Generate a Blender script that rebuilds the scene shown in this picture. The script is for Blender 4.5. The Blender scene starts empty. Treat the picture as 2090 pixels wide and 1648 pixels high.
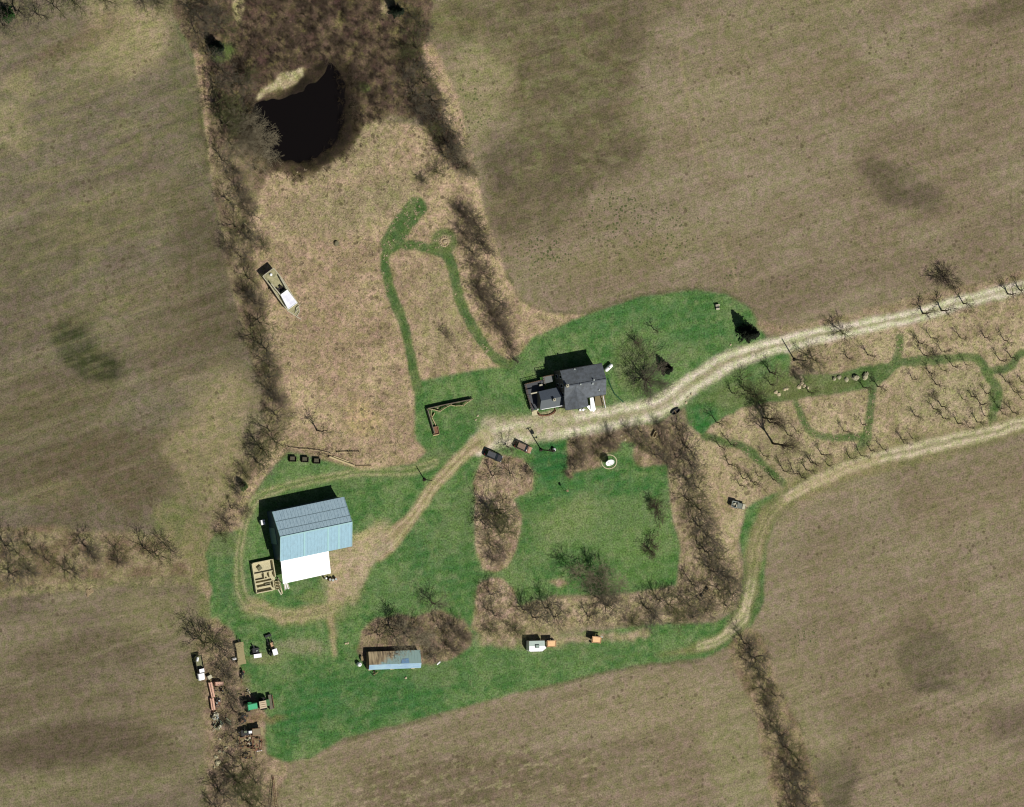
import bpy, math, random
import numpy as np
from mathutils import Vector, Matrix
R = math.radians
SC = bpy.context.scene
# ------------------------------------------------------------------ camera (aerial, slightly off vertical)
DIST, TILT = 3000.0, R(22.3)
LX, LY = 0.99, -0.141
CAMP = Vector((-LX*DIST*math.sin(TILT), -LY*DIST*math.sin(TILT), DIST*math.cos(TILT)))
FW = (-CAMP).normalized()
UPV = (Vector((0, 1, 0)) - FW*FW.y).normalized()
RT = FW.cross(UPV)
cam = bpy.data.cameras.new('camera'); camo = bpy.data.objects.new('camera', cam)
SC.collection.objects.link(camo); SC.camera = camo
camo.matrix_world = Matrix(((RT.x, UPV.x, -FW.x, CAMP.x), (RT.y, UPV.y, -FW.y, CAMP.y), (RT.z, UPV.z, -FW.z, CAMP.z), (0, 0, 0, 1)))
FPX = DIST/0.12
cam.sensor_fit = 'HORIZONTAL'; cam.sensor_width = 36; cam.lens = 36*FPX/2090
cam.clip_start = 10; cam.clip_end = 9000
# ------------------------------------------------------------------ world, sun, exposure
SUN_EL, SUN_AZ = R(52.4), math.atan2(0.54, -0.84)
w = bpy.data.worlds.new('World'); SC.world = w; w.use_nodes = True
nt = w.node_tree; bg = nt.nodes['Background']
sk = nt.nodes.new('ShaderNodeTexSky'); sk.sky_type = 'NISHITA'; sk.sun_disc = False
sk.sun_elevation = SUN_EL; sk.sun_rotation = SUN_AZ
nt.links.new(sk.outputs[0], bg.inputs[0]); bg.inputs[1].default_value = 0.035
sl = bpy.data.lights.new('sun', 'SUN'); sl.energy = 4.5; sl.angle = R(0.5); sl.color = (1, 0.965, 0.91)
so = bpy.data.objects.new('sun', sl); SC.collection.objects.link(so)
sd = Vector((math.sin(SUN_AZ)*math.cos(SUN_EL), math.cos(SUN_AZ)*math.cos(SUN_EL), math.sin(SUN_EL)))
so.rotation_euler = sd.to_track_quat('Z', 'Y').to_euler()
SC.view_settings.view_transform = 'Standard'; SC.view_settings.look = 'None'
SC.view_settings.exposure = 0.06; SC.view_settings.gamma = 1
SC.cycles.max_bounces = 6; SC.cycles.pixel_filter_type = 'BLACKMAN_HARRIS'; SC.cycles.filter_width = 1.15
# ------------------------------------------------------------------ helpers
def W(px, py, z=0.0):
    """point at height z seen at plan coordinate (px, py) of the site survey"""
    d = FW + RT*((px-1045)/FPX) + UPV*((824-py)/FPX)
    return CAMP + d*((z-CAMP.z)/d.z)
KL = 1.12
def lin(c):
    return tuple(((v/255)/12.92 if v/255 <= 0.04045 else ((v/255+0.055)/1.055)**2.4) for v in c)
def alb(*c):
    return tuple(min(0.92, v/KL) for v in lin(c))
def tag(o, label=None, cat=None, group=None, kind=None):
    if label: o['label'] = label
    if cat: o['category'] = cat
    if group: o['group'] = group
    if kind: o['kind'] = kind
    return o
def thing(name, label, cat, loc=(0, 0, 0), rot=0.0, group=None):
    o = bpy.data.objects.new(name, None); SC.collection.objects.link(o)
    o.location = loc; o.rotation_euler = (0, 0, rot); o.empty_display_size = 0.3
    return tag(o, label, cat, group)
def copytree(o, parent=None):
    c = o.copy(); SC.collection.objects.link(c); c.parent = parent
    for ch in list(o.children): copytree(ch, c)
    return c
MATS = {}
def mat(name, col, rough=0.8, var=0.25, scale=6.0, metal=0.0, streak=None, bump=0.0, col2=None, spec=0.3):
    """procedural material: base colour broken up by noise wear, optional ribs"""
    if name in MATS: return MATS[name]
    m = bpy.data.materials.new(name); m.use_nodes = True; n = m.node_tree.nodes; L = m.node_tree.links
    b = n['Principled BSDF']; b.inputs['Roughness'].default_value = rough; b.inputs['Metallic'].default_value = metal
    b.inputs['Specular IOR Level'].default_value = spec
    tc = n.new('ShaderNodeTexCoord'); nz = n.new('ShaderNodeTexNoise'); nz.inputs['Scale'].default_value = scale
    nz.inputs['Detail'].default_value = 5; nz.inputs['Roughness'].default_value = 0.65
    mp = n.new('ShaderNodeMapping'); L.new(tc.outputs['Object'], mp.inputs[0]); L.new(mp.outputs[0], nz.inputs[0])
    if streak: mp.inputs['Scale'].default_value = streak
    cr = n.new('ShaderNodeValToRGB'); L.new(nz.outputs[0], cr.inputs[0])
    c2 = col2 if col2 else tuple(v*(1-var) for v in col)
    cr.color_ramp.elements[0].position = 0.35; cr.color_ramp.elements[1].position = 0.62
    cr.color_ramp.elements[0].color = (*c2, 1); cr.color_ramp.elements[1].color = (*col, 1)
    L.new(cr.outputs[0], b.inputs['Base Color'])
    if bump:
        bp = n.new('ShaderNodeBump'); bp.inputs['Strength'].default_value = bump; bp.inputs['Distance'].default_value = 0.05
        L.new(nz.outputs[0], bp.inputs['Height']); L.new(bp.outputs[0], b.inputs['Normal'])
    MATS[name] = m; return m
class MB:
    def __init__(s): s.v = []; s.f = []
    def add(s, v, f):
        o = len(s.v); s.v += [tuple(p) for p in v]; s.f += [tuple(i+o for i in q) for q in f]; return s
    def box(s, c, d, rz=0.0, taper=1.0, tilt=0.0):
        cx, cy, cz = c; a, b, h = d[0]/2, d[1]/2, d[2]/2; ca, sa = math.cos(rz), math.sin(rz); v = []
        for z, t in ((-h, 1), (h, taper)):
            for x, y in ((-a, -b), (a, -b), (a, b), (-a, b)):
                x *= t; y *= t; zz = z + tilt*x
                v.append((cx+x*ca-y*sa, cy+x*sa+y*ca, cz+zz))
        return s.add(v, [(3, 2, 1, 0), (4, 5, 6, 7), (0, 1, 5, 4), (1, 2, 6, 5), (2, 3, 7, 6), (3, 0, 4, 7)])
    def prism(s, poly, z0, z1):
        n = len(poly)
        za = [z0]*n if not hasattr(z0, '__len__') else z0; zb = [z1]*n if not hasattr(z1, '__len__') else z1
        ar = sum(poly[i][0]*poly[(i+1) % n][1]-poly[(i+1) % n][0]*poly[i][1] for i in range(n))
        idx = list(range(n)) if ar > 0 else list(range(n))[::-1]
        v = [(poly[i][0], poly[i][1], za[i]) for i in idx] + [(poly[i][0], poly[i][1], zb[i]) for i in idx]
        f = [tuple(range(n))[::-1], tuple(range(n, 2*n))] + [(i, (i+1) % n, (i+1) % n+n, i+n) for i in range(n)]
        return s.add(v, f)
    def slab(s, pts, t=0.12):
        """sloping sheet through 3D points with thickness t below"""
        return s.prism([(p[0], p[1]) for p in pts], [p[2]-t for p in pts], [p[2] for p in pts])
    def tube(s, p0, p1, r0, r1=None, n=8, caps=True):
        r1 = r0 if r1 is None else r1
        p0, p1 = Vector(p0), Vector(p1); d = (p1-p0).normalized()
        a = d.cross(Vector((0, 0, 1)) if abs(d.z) < 0.9 else Vector((1, 0, 0))).normalized(); b = d.cross(a); v = []
        for p, r in ((p0, r0), (p1, r1)):
            for k in range(n):
                t = 2*math.pi*k/n; v.append(p + (a*math.cos(t)+b*math.sin(t))*r)
        f = [(k, (k+1) % n, (k+1) % n+n, k+n) for k in range(n)]
        if caps: f += [tuple(range(n))[::-1], tuple(range(n, 2*n))]
        return s.add(v, f)
    def lathe(s, prof, c=(0, 0, 0), n=20):
        v = []; f = []
        for r, z in prof:
            for k in range(n):
                t = 2*math.pi*k/n; v.append((c[0]+r*math.cos(t), c[1]+r*math.sin(t), c[2]+z))
        m = len(prof)
        for j in range(m-1):
            for k in range(n): f.append((j*n+k, j*n+(k+1) % n, (j+1)*n+(k+1) % n, (j+1)*n+k))
        f.append(tuple(range(n))[::-1]); f.append(tuple(range((m-1)*n, m*n)))
        return s.add(v, f)
    def rock(s, c, r, rng, flat=0.6):
        import itertools
        n, m = 8, 5; v = []; f = []
        rr = [[r*rng.uniform(0.75, 1.2) for _ in range(n)] for _ in range(m)]
        sx, sy = rng.uniform(0.8, 1.25), rng.uniform(0.8, 1.2)
        for j in range(m):
            ph = -0.3*math.pi + (0.8*math.pi)*j/(m-1)
            for k in range(n):
                t = 2*math.pi*k/n; q = rr[j][k]
                v.append((c[0]+q*math.cos(t)*math.cos(ph)*sx, c[1]+q*math.sin(t)*math.cos(ph)*sy, c[2]+q*flat*math.sin(ph)+r*flat*0.4))
        for j in range(m-1):
            for k in range(n): f.append((j*n+k, j*n+(k+1) % n, (j+1)*n+(k+1) % n, (j+1)*n+k))
        f.append(tuple(range((m-1)*n, m*n)))
        return s.add(v, f)
    def build(s, name, m, parent=None, loc=None, smooth=False):
        me = bpy.data.meshes.new(name); me.from_pydata(s.v, [], s.f); me.materials.append(m)
        if smooth: me.polygons.foreach_set('use_smooth', [True]*len(me.polygons))
        o = bpy.data.objects.new(name, me); SC.collection.objects.link(o)
        if parent: o.parent = parent
        if loc is not None: o.location = loc
        return o
def mesh_np(name, V, F, m, parent=None):
    """V (n,3) float, F (m,k) int array -> object"""
    me = bpy.data.meshes.new(name); k = F.shape[1]
    me.vertices.add(len(V)); me.vertices.foreach_set('co', V.astype(np.float32).ravel())
    me.loops.add(F.size); me.loops.foreach_set('vertex_index', F.astype(np.int32).ravel())
    me.polygons.add(len(F)); me.polygons.foreach_set('loop_start', np.arange(0, F.size, k, dtype=np.int32))
    me.update(calc_edges=True)
    if m: me.materials.append(m)
    o = bpy.data.objects.new(name, me); SC.collection.objects.link(o)
    if parent: o.parent = parent
    return o
def ang(a, b, z=0.0):
    p, q = W(*a, z), W(*b, z); return math.atan2(q.y-p.y, q.x-p.x)
ORD = 'first second third fourth fifth sixth seventh eighth ninth tenth eleventh twelfth thirteenth fourteenth fifteenth sixteenth seventeenth eighteenth nineteenth twentieth twenty-first twenty-second twenty-third twenty-fourth twenty-fifth twenty-sixth twenty-seventh twenty-eighth twenty-ninth thirtieth'.split()
# ================================================================== GROUND
def vnoise(x, y, seed):
    rs = np.random.RandomState(seed); T = rs.rand(256, 256)
    xi = np.floor(x).astype(np.int64); yi = np.floor(y).astype(np.int64); fx = x-xi; fy = y-yi
    fx = fx*fx*(3-2*fx); fy = fy*fy*(3-2*fy); a, b, c, d = xi & 255, (xi+1) & 255, yi & 255, (yi+1) & 255
    return (T[a, c]*(1-fx)+T[b, c]*fx)*(1-fy) + (T[a, d]*(1-fx)+T[b, d]*fx)*fy
def fbm(x, y, sc, octv=4, seed=1, ro=0.55):
    s = 0; a = 1; t = 0
    for k in range(octv):
        s = s + a*vnoise(x/sc*2**k+17.3*k, y/sc*2**k-9.1*k, seed+k); t += a; a *= ro
    return s/t            # ~0..1 mean .5
ST = 0.3
x0, x1, y0, y1 = -141.0, 144.0, -107.0, 107.0
gx = np.arange(x0, x1, ST); gy = np.arange(y0, y1, ST)
out = np.array([1.5, 4, 9, 20, 45, 100, 220, 500, 1100])
gx = np.concatenate([x0-out[::-1], gx, gx[-1]+out]); gy = np.concatenate([y0-out[::-1], gy, gy[-1]+out])
NX, NY = len(gx), len(gy)
X, Y = np.meshgrid(gx, gy)          # (NY,NX)
def to_px(X, Y, Z=0.0):
    dx, dy, dz = X-CAMP.x, Y-CAMP.y, Z-CAMP.z
    dep = dx*FW.x+dy*FW.y+dz*FW.z
    return 1045+FPX*(dx*RT.x+dy*RT.y+dz*RT.z)/dep, 824-FPX*(dx*UPV.x+dy*UPV.y+dz*UPV.z)/dep
PX, PY = to_px(X, Y)
wx = (fbm(X, Y, 5, 3, 11)-.5)*18; wy = (fbm(X, Y, 5, 3, 31)-.5)*18
wx2 = (fbm(X, Y, 1.6, 2, 51)-.5)*7; wy2 = (fbm(X, Y, 1.6, 2, 71)-.5)*7
def blur(m, n):
    for _ in range(n):
        m = (np.roll(m, 1, 0)+np.roll(m, -1, 0)+m*2)/4; m = (np.roll(m, 1, 1)+np.roll(m, -1, 1)+m*2)/4
    return m
def chaikin(P, n=2):
    for _ in range(n): P = [q for i in range(len(P)) for q in ((P[i][0]*.75+P[(i+1) % len(P)][0]*.25, P[i][1]*.75+P[(i+1) % len(P)][1]*.25), (P[i][0]*.25+P[(i+1) % len(P)][0]*.75, P[i][1]*.25+P[(i+1) % len(P)][1]*.75))]
    return P
def pmask(poly, soft=2, warp=0.5, fine=0.6):
    qx = PX+wx*warp+wx2*fine; qy = PY+wy*warp+wy2*fine
    P = np.array(poly, float); inside = np.zeros(X.shape, bool)
    bb = (PX > P[:, 0].min()-30) & (PX < P[:, 0].max()+30) & (PY > P[:, 1].min()-30) & (PY < P[:, 1].max()+30)
    a, b = qx[bb], qy[bb]; r = np.zeros(a.shape, bool)
    for i in range(len(P)):
        ax, ay = P[i]; bx, by = P[(i+1) % len(P)]
        if ay == by: continue
        c = ((ay > b) != (by > b)) & (a < (bx-ax)*(b-ay)/(by-ay)+ax); r ^= c
    inside[bb] = r
    return blur(inside.astype(np.float32), soft)
def pline(pts, warp=0.0):
    """distance, signed offset and arc length (px) to a smoothed polyline"""
    P = [np.array(p, float) for p in pts]
    Q = []
    for i in range(len(P)-1):
        a = P[max(i-1, 0)]; b = P[i]; c = P[i+1]; d = P[min(i+2, len(P)-1)]
        for t in np.linspace(0, 1, 5)[:-1]:
            Q.append(0.5*((2*b)+(-a+c)*t+(2*a-5*b+4*c-d)*t*t+(-a+3*b-3*c+d)*t**3))
    Q.append(P[-1]); Q = np.array(Q)
    bb = (PX > Q[:, 0].min()-80) & (PX < Q[:, 0].max()+80) & (PY > Q[:, 1].min()-80) & (PY < Q[:, 1].max()+80)
    qx = (PX+wx*warp+wx2*warp*0.6)[bb]; qy = (PY+wy*warp+wy2*warp*0.6)[bb]
    best = np.full(qx.shape, 1e9); sg = np.zeros(qx.shape); al = np.zeros(qx.shape); s0 = 0.0
    tot = np.linalg.norm(np.diff(Q, axis=0), axis=1).sum()
    for i in range(len(Q)-1):
        a, b = Q[i], Q[i+1]; d = b-a; L = math.hypot(*d)
        if L < 1e-6: continue
        t = np.clip(((qx-a[0])*d[0]+(qy-a[1])*d[1])/L**2, 0, 1)
        ex = qx-a[0]-t*d[0]; ey = qy-a[1]-t*d[1]; D = np.hypot(ex, ey); m = D < best
        best[m] = D[m]; sg[m] = (np.sign(d[0]*ey-d[1]*ex)*D)[m]; al[m] = (s0+t*L)[m]; s0 += L
    D = np.full(X.shape, 1e3); S = np.full(X.shape, 1e3); A = np.zeros(X.shape)
    D[bb] = best; S[bb] = sg; A[bb] = al
    return D, S, A, tot
COL = np.zeros(X.shape+(3,)); WT = np.zeros(X.shape+(4,))      # weights: straw, lawn, till, gravel
CLS = np.zeros(X.shape, np.int32); U = np.zeros(X.shape); V_ = np.zeros(X.shape)
WEED = np.zeros(X.shape)
def C(*c): return np.array(alb(*c))
def paint(m, col, w=None, cls=None, angle=None, wm=None):
    global COL, WT
    m3 = m[..., None]
    COL = COL*(1-m3)+np.asarray(col)*m3
    if w is not None: WT = WT*(1-m3)+np.array(w, float)*m3
    hard = m > 0.5
    if cls is not None: CLS[hard] = cls
    if angle is not None:
        a = R(angle); U[hard] = (X*math.cos(a)+Y*math.sin(a))[hard]; V_[hard] = (-X*math.sin(a)+Y*math.cos(a))[hard]
def mix2(n, a, b, lo=0.35, hi=0.65):
    t = np.clip((n-lo)/(hi-lo), 0, 1)[..., None]; t = t*t*(3-2*t); return np.asarray(a)*(1-t)+np.asarray(b)*t
def blob(cx, cy, rx, ry, a=0, wrp=1.0, edge=0.35):
    a = R(a); dx = PX+wx*2.2*wrp-cx; dy = -(PY+wy*2.2*wrp-cy)
    u = (dx*math.cos(a)+dy*math.sin(a))/rx; v = (-dx*math.sin(a)+dy*math.cos(a))/ry
    d = np.hypot(u, v) + (NB-.5)*1.1
    return np.clip((1+edge-d)/(2*edge), 0, 1)**1.3
NB = fbm(X, Y, 9, 4, 101); NM = fbm(X, Y, 3, 4, 121); NL = fbm(X, Y, 25, 4, 141); NF = fbm(X, Y, 1.0, 3, 161)
FIELD, MEADOW, LAWN, DRIVE, TRACK, MUD, POND, BED = range(8)
TILL = (0, 0, 1, 0); STRAW = (1, 0, 0, 0); GRASS = (0, 1, 0, 0); GRAV = (0, 0, 0, 1); SCRUB = (.6, .1, .2, 0)
# north-east, south-east and south fields
fieldc = mix2(NL*.5+NB*.5, C(124, 110, 88), C(134, 121, 98))
paint(np.ones(X.shape), fieldc, TILL, FIELD, 16)
B = 3000
west = [(-B, -B), (345, -B), (330, 0), (352, 60), (395, 130), (410, 230), (428, 340), (450, 450), (470, 560), (500, 690), (530, 770), (548, 850), (520, 930), (455, 1015), (410, 1080), (380, 1120), (-B, 1130)]
paint(pmask(west, 3, .3), mix2(NL*.5+NM*.5, C(104, 93, 76), C(113, 103, 84)), TILL, FIELD, 17)
sw = [(-B, 1180), (200, 1180), (400, 1180), (430, 1300), (410, 1420), (430, 1560), (440, 1720), (440, B), (-B, B)]
paint(pmask(sw, 3, .3), mix2(NL*.4+NB*.6, C(104, 92, 76), C(119, 108, 86)), TILL, FIELD, 8)
# darker, greener and paler soil patches (colour, strength)
for cx, cy, rx, ry, a, c, k in [
    (1150, 60, 210, 130, -10, (98, 87, 67), .8), (1130, 210, 150, 130, 0, (106, 97, 70), .75), (1260, 170, 60, 70, 0, (98, 85, 66), .6), (1040, 350, 60, 90, 10, (90, 79, 66), .9), (1200, 330, 110, 55, 20, (98, 86, 68), .75), (1100, 400, 90, 60, 20, (98, 87, 70), .6), (1030, 440, 50, 50, 20, (96, 84, 66), .7),
    (980, 170, 55, 140, -12, (139, 128, 97), .85), (930, 40, 60, 40, 0, (104, 98, 66), .8), (1300, 520, 230, 35, 12, (124, 115, 82), .5), (1850, 400, 70, 28, -12, (94, 82, 65), .75), (1790, 350, 50, 25, -20, (100, 89, 68), .6), (2050, 20, 90, 30, 10, (92, 82, 62), .7), (1730, 140, 50, 50, 0, (108, 99, 72), .5), (1620, 40, 200, 60, 10, (128, 120, 88), .4), (1500, 200, 200, 90, 12, (134, 121, 93), .35), (1700, 580, 350, 40, 14, (118, 104, 84), .6), (1400, 640, 160, 40, -10, (118, 104, 84), .5),
    (270, 80, 90, 85, 0, (156, 142, 108), .8), (40, 170, 45, 30, 0, (150, 137, 102), .55), (25, 260, 45, 60, 0, (148, 136, 102), .6), (200, 130, 110, 50, 30, (132, 122, 88), .5), (150, 90, 120, 25, 25, (108, 92, 68), .5),
    (420, 600, 70, 270, 8, (86, 77, 58), .75), (425, 260, 25, 120, 8, (72, 66, 42), .8), (375, 170, 35, 130, 5, (97, 92, 68), .7), (330, 700, 110, 120, 10, (98, 86, 66), .5),
    (150, 700, 42, 50, 20, (48, 52, 30), .97), (200, 748, 60, 32, -10, (50, 54, 32), .97), (175, 650, 30, 25, 0, (72, 72, 44), .6), (80, 520, 140, 60, 15, (96, 90, 64), .5), (250, 430, 160, 70, 15, (112, 104, 74), .45), (250, 600, 150, 40, 15, (114, 104, 78), .4), (60, 880, 200, 120, 10, (92, 82, 62), .7), (250, 960, 160, 100, 10, (92, 80, 60), .75), (120, 840, 150, 40, 10, (106, 98, 70), .3),
    (465, 830, 75, 95, 50, (142, 130, 98), .9), (425, 940, 75, 115, 30, (136, 124, 92), .9), (380, 1040, 40, 60, 10, (118, 110, 80), .7), (90, 1010, 100, 20, 10, (118, 108, 78), .5),
    (320, 1260, 90, 60, 0, (122, 114, 84), .75), (60, 1370, 80, 40, 0, (108, 98, 76), .6), (170, 1330, 150, 40, 5, (92, 82, 62), .5), (120, 1530, 220, 50, 5, (84, 73, 57), .7), (60, 1440, 200, 40, 5, (98, 87, 66), .5), (340, 1430, 60, 80, 0, (120, 110, 82), .6), (170, 1600, 250, 40, 8, (118, 110, 82), .7), (330, 1530, 60, 40, 0, (92, 82, 62), .4), (100, 1280, 60, 14, 0, (120, 111, 84), .5),
    (1960, 1350, 110, 60, -20, (100, 89, 70), .5), (1880, 1330, 60, 70, 30, (98, 88, 66), .5), (2070, 1480, 50, 50, 0, (96, 84, 70), .6), (1700, 1600, 45, 60, -15, (86, 76, 62), .9), (1790, 1470, 90, 50, 0, (106, 94, 70), .5), (1920, 1400, 50, 14, 0, (84, 74, 60), .6), (1650, 1500, 60, 160, 12, (132, 122, 92), .5), (1850, 1100, 250, 70, 15, (126, 114, 88), .3), (2000, 1000, 150, 80, 15, (120, 106, 82), .4),
    (1350, 1430, 180, 60, 12, (138, 126, 98), .6), (1510, 1560, 60, 150, 10, (134, 126, 94), .7), (900, 1600, 200, 80, 10, (98, 86, 66), .7), (1150, 1580, 180, 60, 12, (108, 96, 74), .6), (640, 1600, 80, 70, 0, (128, 118, 90), .7), (1000, 1490, 250, 50, 13, (124, 112, 86), .5)]:
    m = blob(cx, cy, rx, ry, a, .7)*k; paint(m, C(*c)*(0.9+0.25*NM[..., None]))
dk_ = pmask([(930, -200), (1420, -200), (1390, 10), (1330, 60), (1310, 130), (1268, 200), (1270, 270), (1330, 285), (1300, 325), (1215, 350), (1200, 400), (1125, 470), (1060, 485), (1012, 470), (988, 400), (985, 310), (1050, 300), (1062, 230), (1045, 150), (1005, 100), (930, 80)], 9, 2.2, 1.5)
paint(dk_*.6*np.clip(.45+1.1*fbm(X, Y, 5, 4, 811), 0, 1), mix2(NM, C(88, 79, 60), C(104, 95, 68)))
for poly in ([(1790, 320), (1850, 335), (1880, 370), (1930, 395), (1900, 425), (1850, 425), (1800, 420), (1780, 380), (1750, 340)], [(1655, 1560), (1690, 1550), (1730, 1620), (1740, 1760), (1690, 1760)], [(1850, 1310), (1920, 1290), (1960, 1340), (1930, 1400), (1860, 1410), (1830, 1350)], [(0, 0), (1, 0), (0, 1)], [(100, 670), (150, 690), (175, 730), (245, 745), (240, 775), (170, 790), (140, 740), (110, 720)]):
    paint(pmask(poly, 7, 2.2, 1.5)*(.6 if poly[0][0] == 100 else .45)*np.clip(.3+1.3*NM, 0, 1), C(60, 62, 40) if poly[0][0] == 100 else C(84, 76, 60))
# sweeping tillage bands
sw_ = fbm((X*.96+Y*.28)*.06, Y*.96-X*.28+2.5*np.sin(X/38), 2.4, 4, 821)
paint(np.clip((sw_-.5)*5, 0, 1)*.14*((CLS == FIELD)), C(96, 88, 70)); paint(np.clip((.47-sw_)*5, 0, 1)*.2*((CLS == FIELD)), C(144, 134, 108))
# pale straw flecks in the south field and tillage headlands
fl = np.clip((fbm((X*.98+Y*.2)*.4, Y-.2*X, .8, 4, 301)-.59)*9, 0, 1)*np.clip(blob(930, 1610, 380, 120, 10), 0, 1)
paint(fl*.6, C(150, 138, 108))
fl = np.clip((fbm((X*.95+Y*.3)*.18, Y*.95-.3*X, 1.5, 4, 311)-.52)*7, 0, 1)*pmask(west, 3)*np.clip(1-blob(420, 600, 90, 300, 8), 0, 1)*np.clip(1.2-np.abs(PY-420)/500, 0, 1)
paint(fl*.45, C(128, 121, 84))
gr = np.clip((fbm((X*.95+Y*.3)*.5, Y*.95-.3*X, .9, 4, 331)-.55)*8, 0, 1)*pmask(west, 3)
paint(gr*.28, C(92, 94, 68))
fl = np.clip((fbm(X*.5+Y*.1, Y, 1.6, 4, 341)-.53)*8, 0, 1)*np.clip(blob(1160, 210, 210, 220, 0)+blob(960, 60, 90, 60, 0), 0, 1)
paint(fl*.45, C(120, 118, 82))
for c, r_, k in [((960, 190), 55, .9), ((1110, 520), 130, .9), ((1330, 480), 160, .9), ((1080, 570), 60, .8), ((1490, 560), 60, .9), ((1300, 300), 200, .35), ((1750, 500), 300, .3), ((1640, 1080), 60, .5), ((1640, 1300), 60, .8), ((1390, 1430), 40, .8), ((1900, 1150), 200, .45), ((1700, 1400), 130, .4), ((1340, 620), 300, .3), ((470, 850), 80, .6), ((300, 950), 150, .3), ((960, 250), 60, .9), ((1950, 620), 200, .3), ((1250, 440), 160, .9)]:
    WEED = np.maximum(WEED, np.clip(1.25-np.hypot(PX-c[0], (PY-c[1])*1.4)/r_, 0, 1)*k)
# rough field margins
marg = mix2(NM, C(134, 118, 90), C(150, 134, 104))
def strip(pts, wd, col, w, cls, soft=2, warp=.6, k=1.0):
    D, S, A, T = pline(pts, warp); m = blur((D < wd).astype(np.float32), soft)*k; paint(m, col, w, cls); return D, S, A, T, m
grassc = mix2(NB*.6+NF*.4, C(74, 98, 56), C(104, 110, 70))
strip([(345, -60), (360, 40), (402, 140), (416, 240), (436, 350), (452, 440), (470, 540), (500, 680)], 5, grassc, GRASS, MEADOW, k=.5)
# SW hedgerow ground
paint(pmask([(-B, 1085), (100, 1075), (360, 1095), (420, 1120), (430, 1190), (300, 1185), (130, 1205), (-B, 1210)], 3, 1), mix2(NM, C(112, 98, 74), C(136, 124, 94)), SCRUB, MEADOW)
strip([(-300, 1215), (0, 1212), (120, 1200), (260, 1188), (400, 1185), (450, 1200)], 10, mix2(NM, C(112, 108, 76), C(138, 128, 94)), STRAW, TRACK, k=.85)
strip([(350, 1060), (420, 1130), (440, 1230)], 40, mix2(NM, C(104, 108, 68), C(122, 116, 80)), GRASS, LAWN, 6, k=.8)
strip([(425, 1290), (400, 1330), (410, 1420), (425, 1540), (430, 1720)], 13, mix2(NB, C(96, 96, 60), C(124, 114, 84)), GRASS, TRACK, 5, k=.6)
# meadow
meadow = [(405, 100), (425, 110), (560, 130), (560, -B), (345, -B), (350, 20), (400, 120)]
paint(pmask(meadow, 3, .6), mix2(NM, C(96, 84, 64), C(112, 100, 76)), SCRUB, MEADOW)
strawc = mix2(NB*.5+NM*.5, C(148, 130, 102), C(172, 153, 120))
main = [(396, 105), (430, 110), (520, 250), (560, 300), (700, 280), (760, 240), (860, 260), (905, 210), (862, 110), (862, 85), (890, 100), (935, 200), (965, 320), (985, 420), (1012, 500), (1035, 570), (1070, 615), (1130, 640), (1200, 640), (1090, 700), (1060, 760), (1030, 800), (850, 900), (872, 920), (845, 950), (740, 968), (640, 930), (590, 915), (548, 965), (505, 1020), (480, 1090), (450, 1110), (440, 1070), (500, 1000), (530, 930), (545, 860), (535, 780), (500, 690), (470, 570), (448, 440), (428, 330), (410, 220), (398, 130)]
paint(pmask(main, 2, .3), strawc, STRAW, MEADOW, 0)
paint(blob(700, 430, 150, 50, 10)*.5, C(134, 130, 94)); paint(blob(720, 300, 100, 60, 20)*.6, C(150, 140, 104)); paint(blob(600, 700, 60, 50, 0)*.3, C(134, 130, 92))
paint(blob(740, 845, 32, 38, 0)*.7, C(186, 164, 120)); paint(blob(640, 640, 90, 200, 10)*.35, C(160, 138, 110)); paint(blob(910, 640, 60, 110, 0)*.45, C(140, 134, 98)); paint(blob(820, 380, 60, 40, 30)*.3, C(130, 126, 90)); paint(blob(700, 700, 90, 130, 0)*.3, C(136, 116, 92))
wd = np.clip((fbm(X, Y, 2.2, 4, 501)-.56)*9, 0, 1)*pmask(main, 2, .3); paint(wd*.4, C(112, 98, 76))
# hedge undergrowth soil west side
hedge = [(410, 100), (470, 120), (540, 210), (560, 330), (530, 400), (515, 470), (525, 560), (545, 660), (575, 760), (600, 850), (580, 900), (530, 940), (490, 1010), (470, 1040), (520, 930), (540, 860), (528, 780), (498, 690), (466, 560), (448, 430), (430, 330)]
paint(pmask(hedge, 3, 1.2, 1.2)*.8, mix2(NM, C(92, 80, 62), C(118, 108, 80)), SCRUB, MEADOW)
# thicket soil round the pond
thick = [(400, -B), (890, -B), (880, 0), (875, 60), (862, 110), (890, 180), (900, 230), (940, 300), (965, 360), (930, 350), (890, 300), (860, 250), (800, 240), (740, 250), (715, 300), (650, 350), (600, 365), (530, 340), (510, 270), (440, 200), (400, 80)]
thc = mix2(NM*.6+NF*.4, C(74, 62, 50), C(102, 88, 68), .4, .6)
paint(pmask(thick, 3, 1.2, 1.5), thc, SCRUB, MEADOW)
mv = np.clip((fbm(X, Y, 2.4, 4, 521)-.55)*8, 0, 1)*pmask([(480, -B), (790, -B), (790, 160), (700, 200), (640, 150), (520, 190), (480, 100)], 6, 1); paint(mv*.5, C(84, 62, 56))
mv = np.clip((fbm(X, Y, 3.0, 4, 541)-.6)*8, 0, 1)*pmask(thick, 3, 1); paint(mv*.7, C(118, 108, 72))
paint(pmask([(478, -90), (505, -90), (498, 20), (482, 50), (474, 20)], 2, 1), C(164, 152, 112), STRAW); paint(blob(455, 105, 22, 14, 20)*.9, C(86, 100, 54)); paint(blob(730, 178, 16, 12, 0)*.9, C(84, 96, 50)); paint(blob(785, 10, 12, 25, 0)*.8, C(152, 138, 104))
paint(pmask([(862, 85), (885, 95), (905, 160), (895, 170), (872, 130)], 2, .5), C(162, 140, 112), STRAW)
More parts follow.
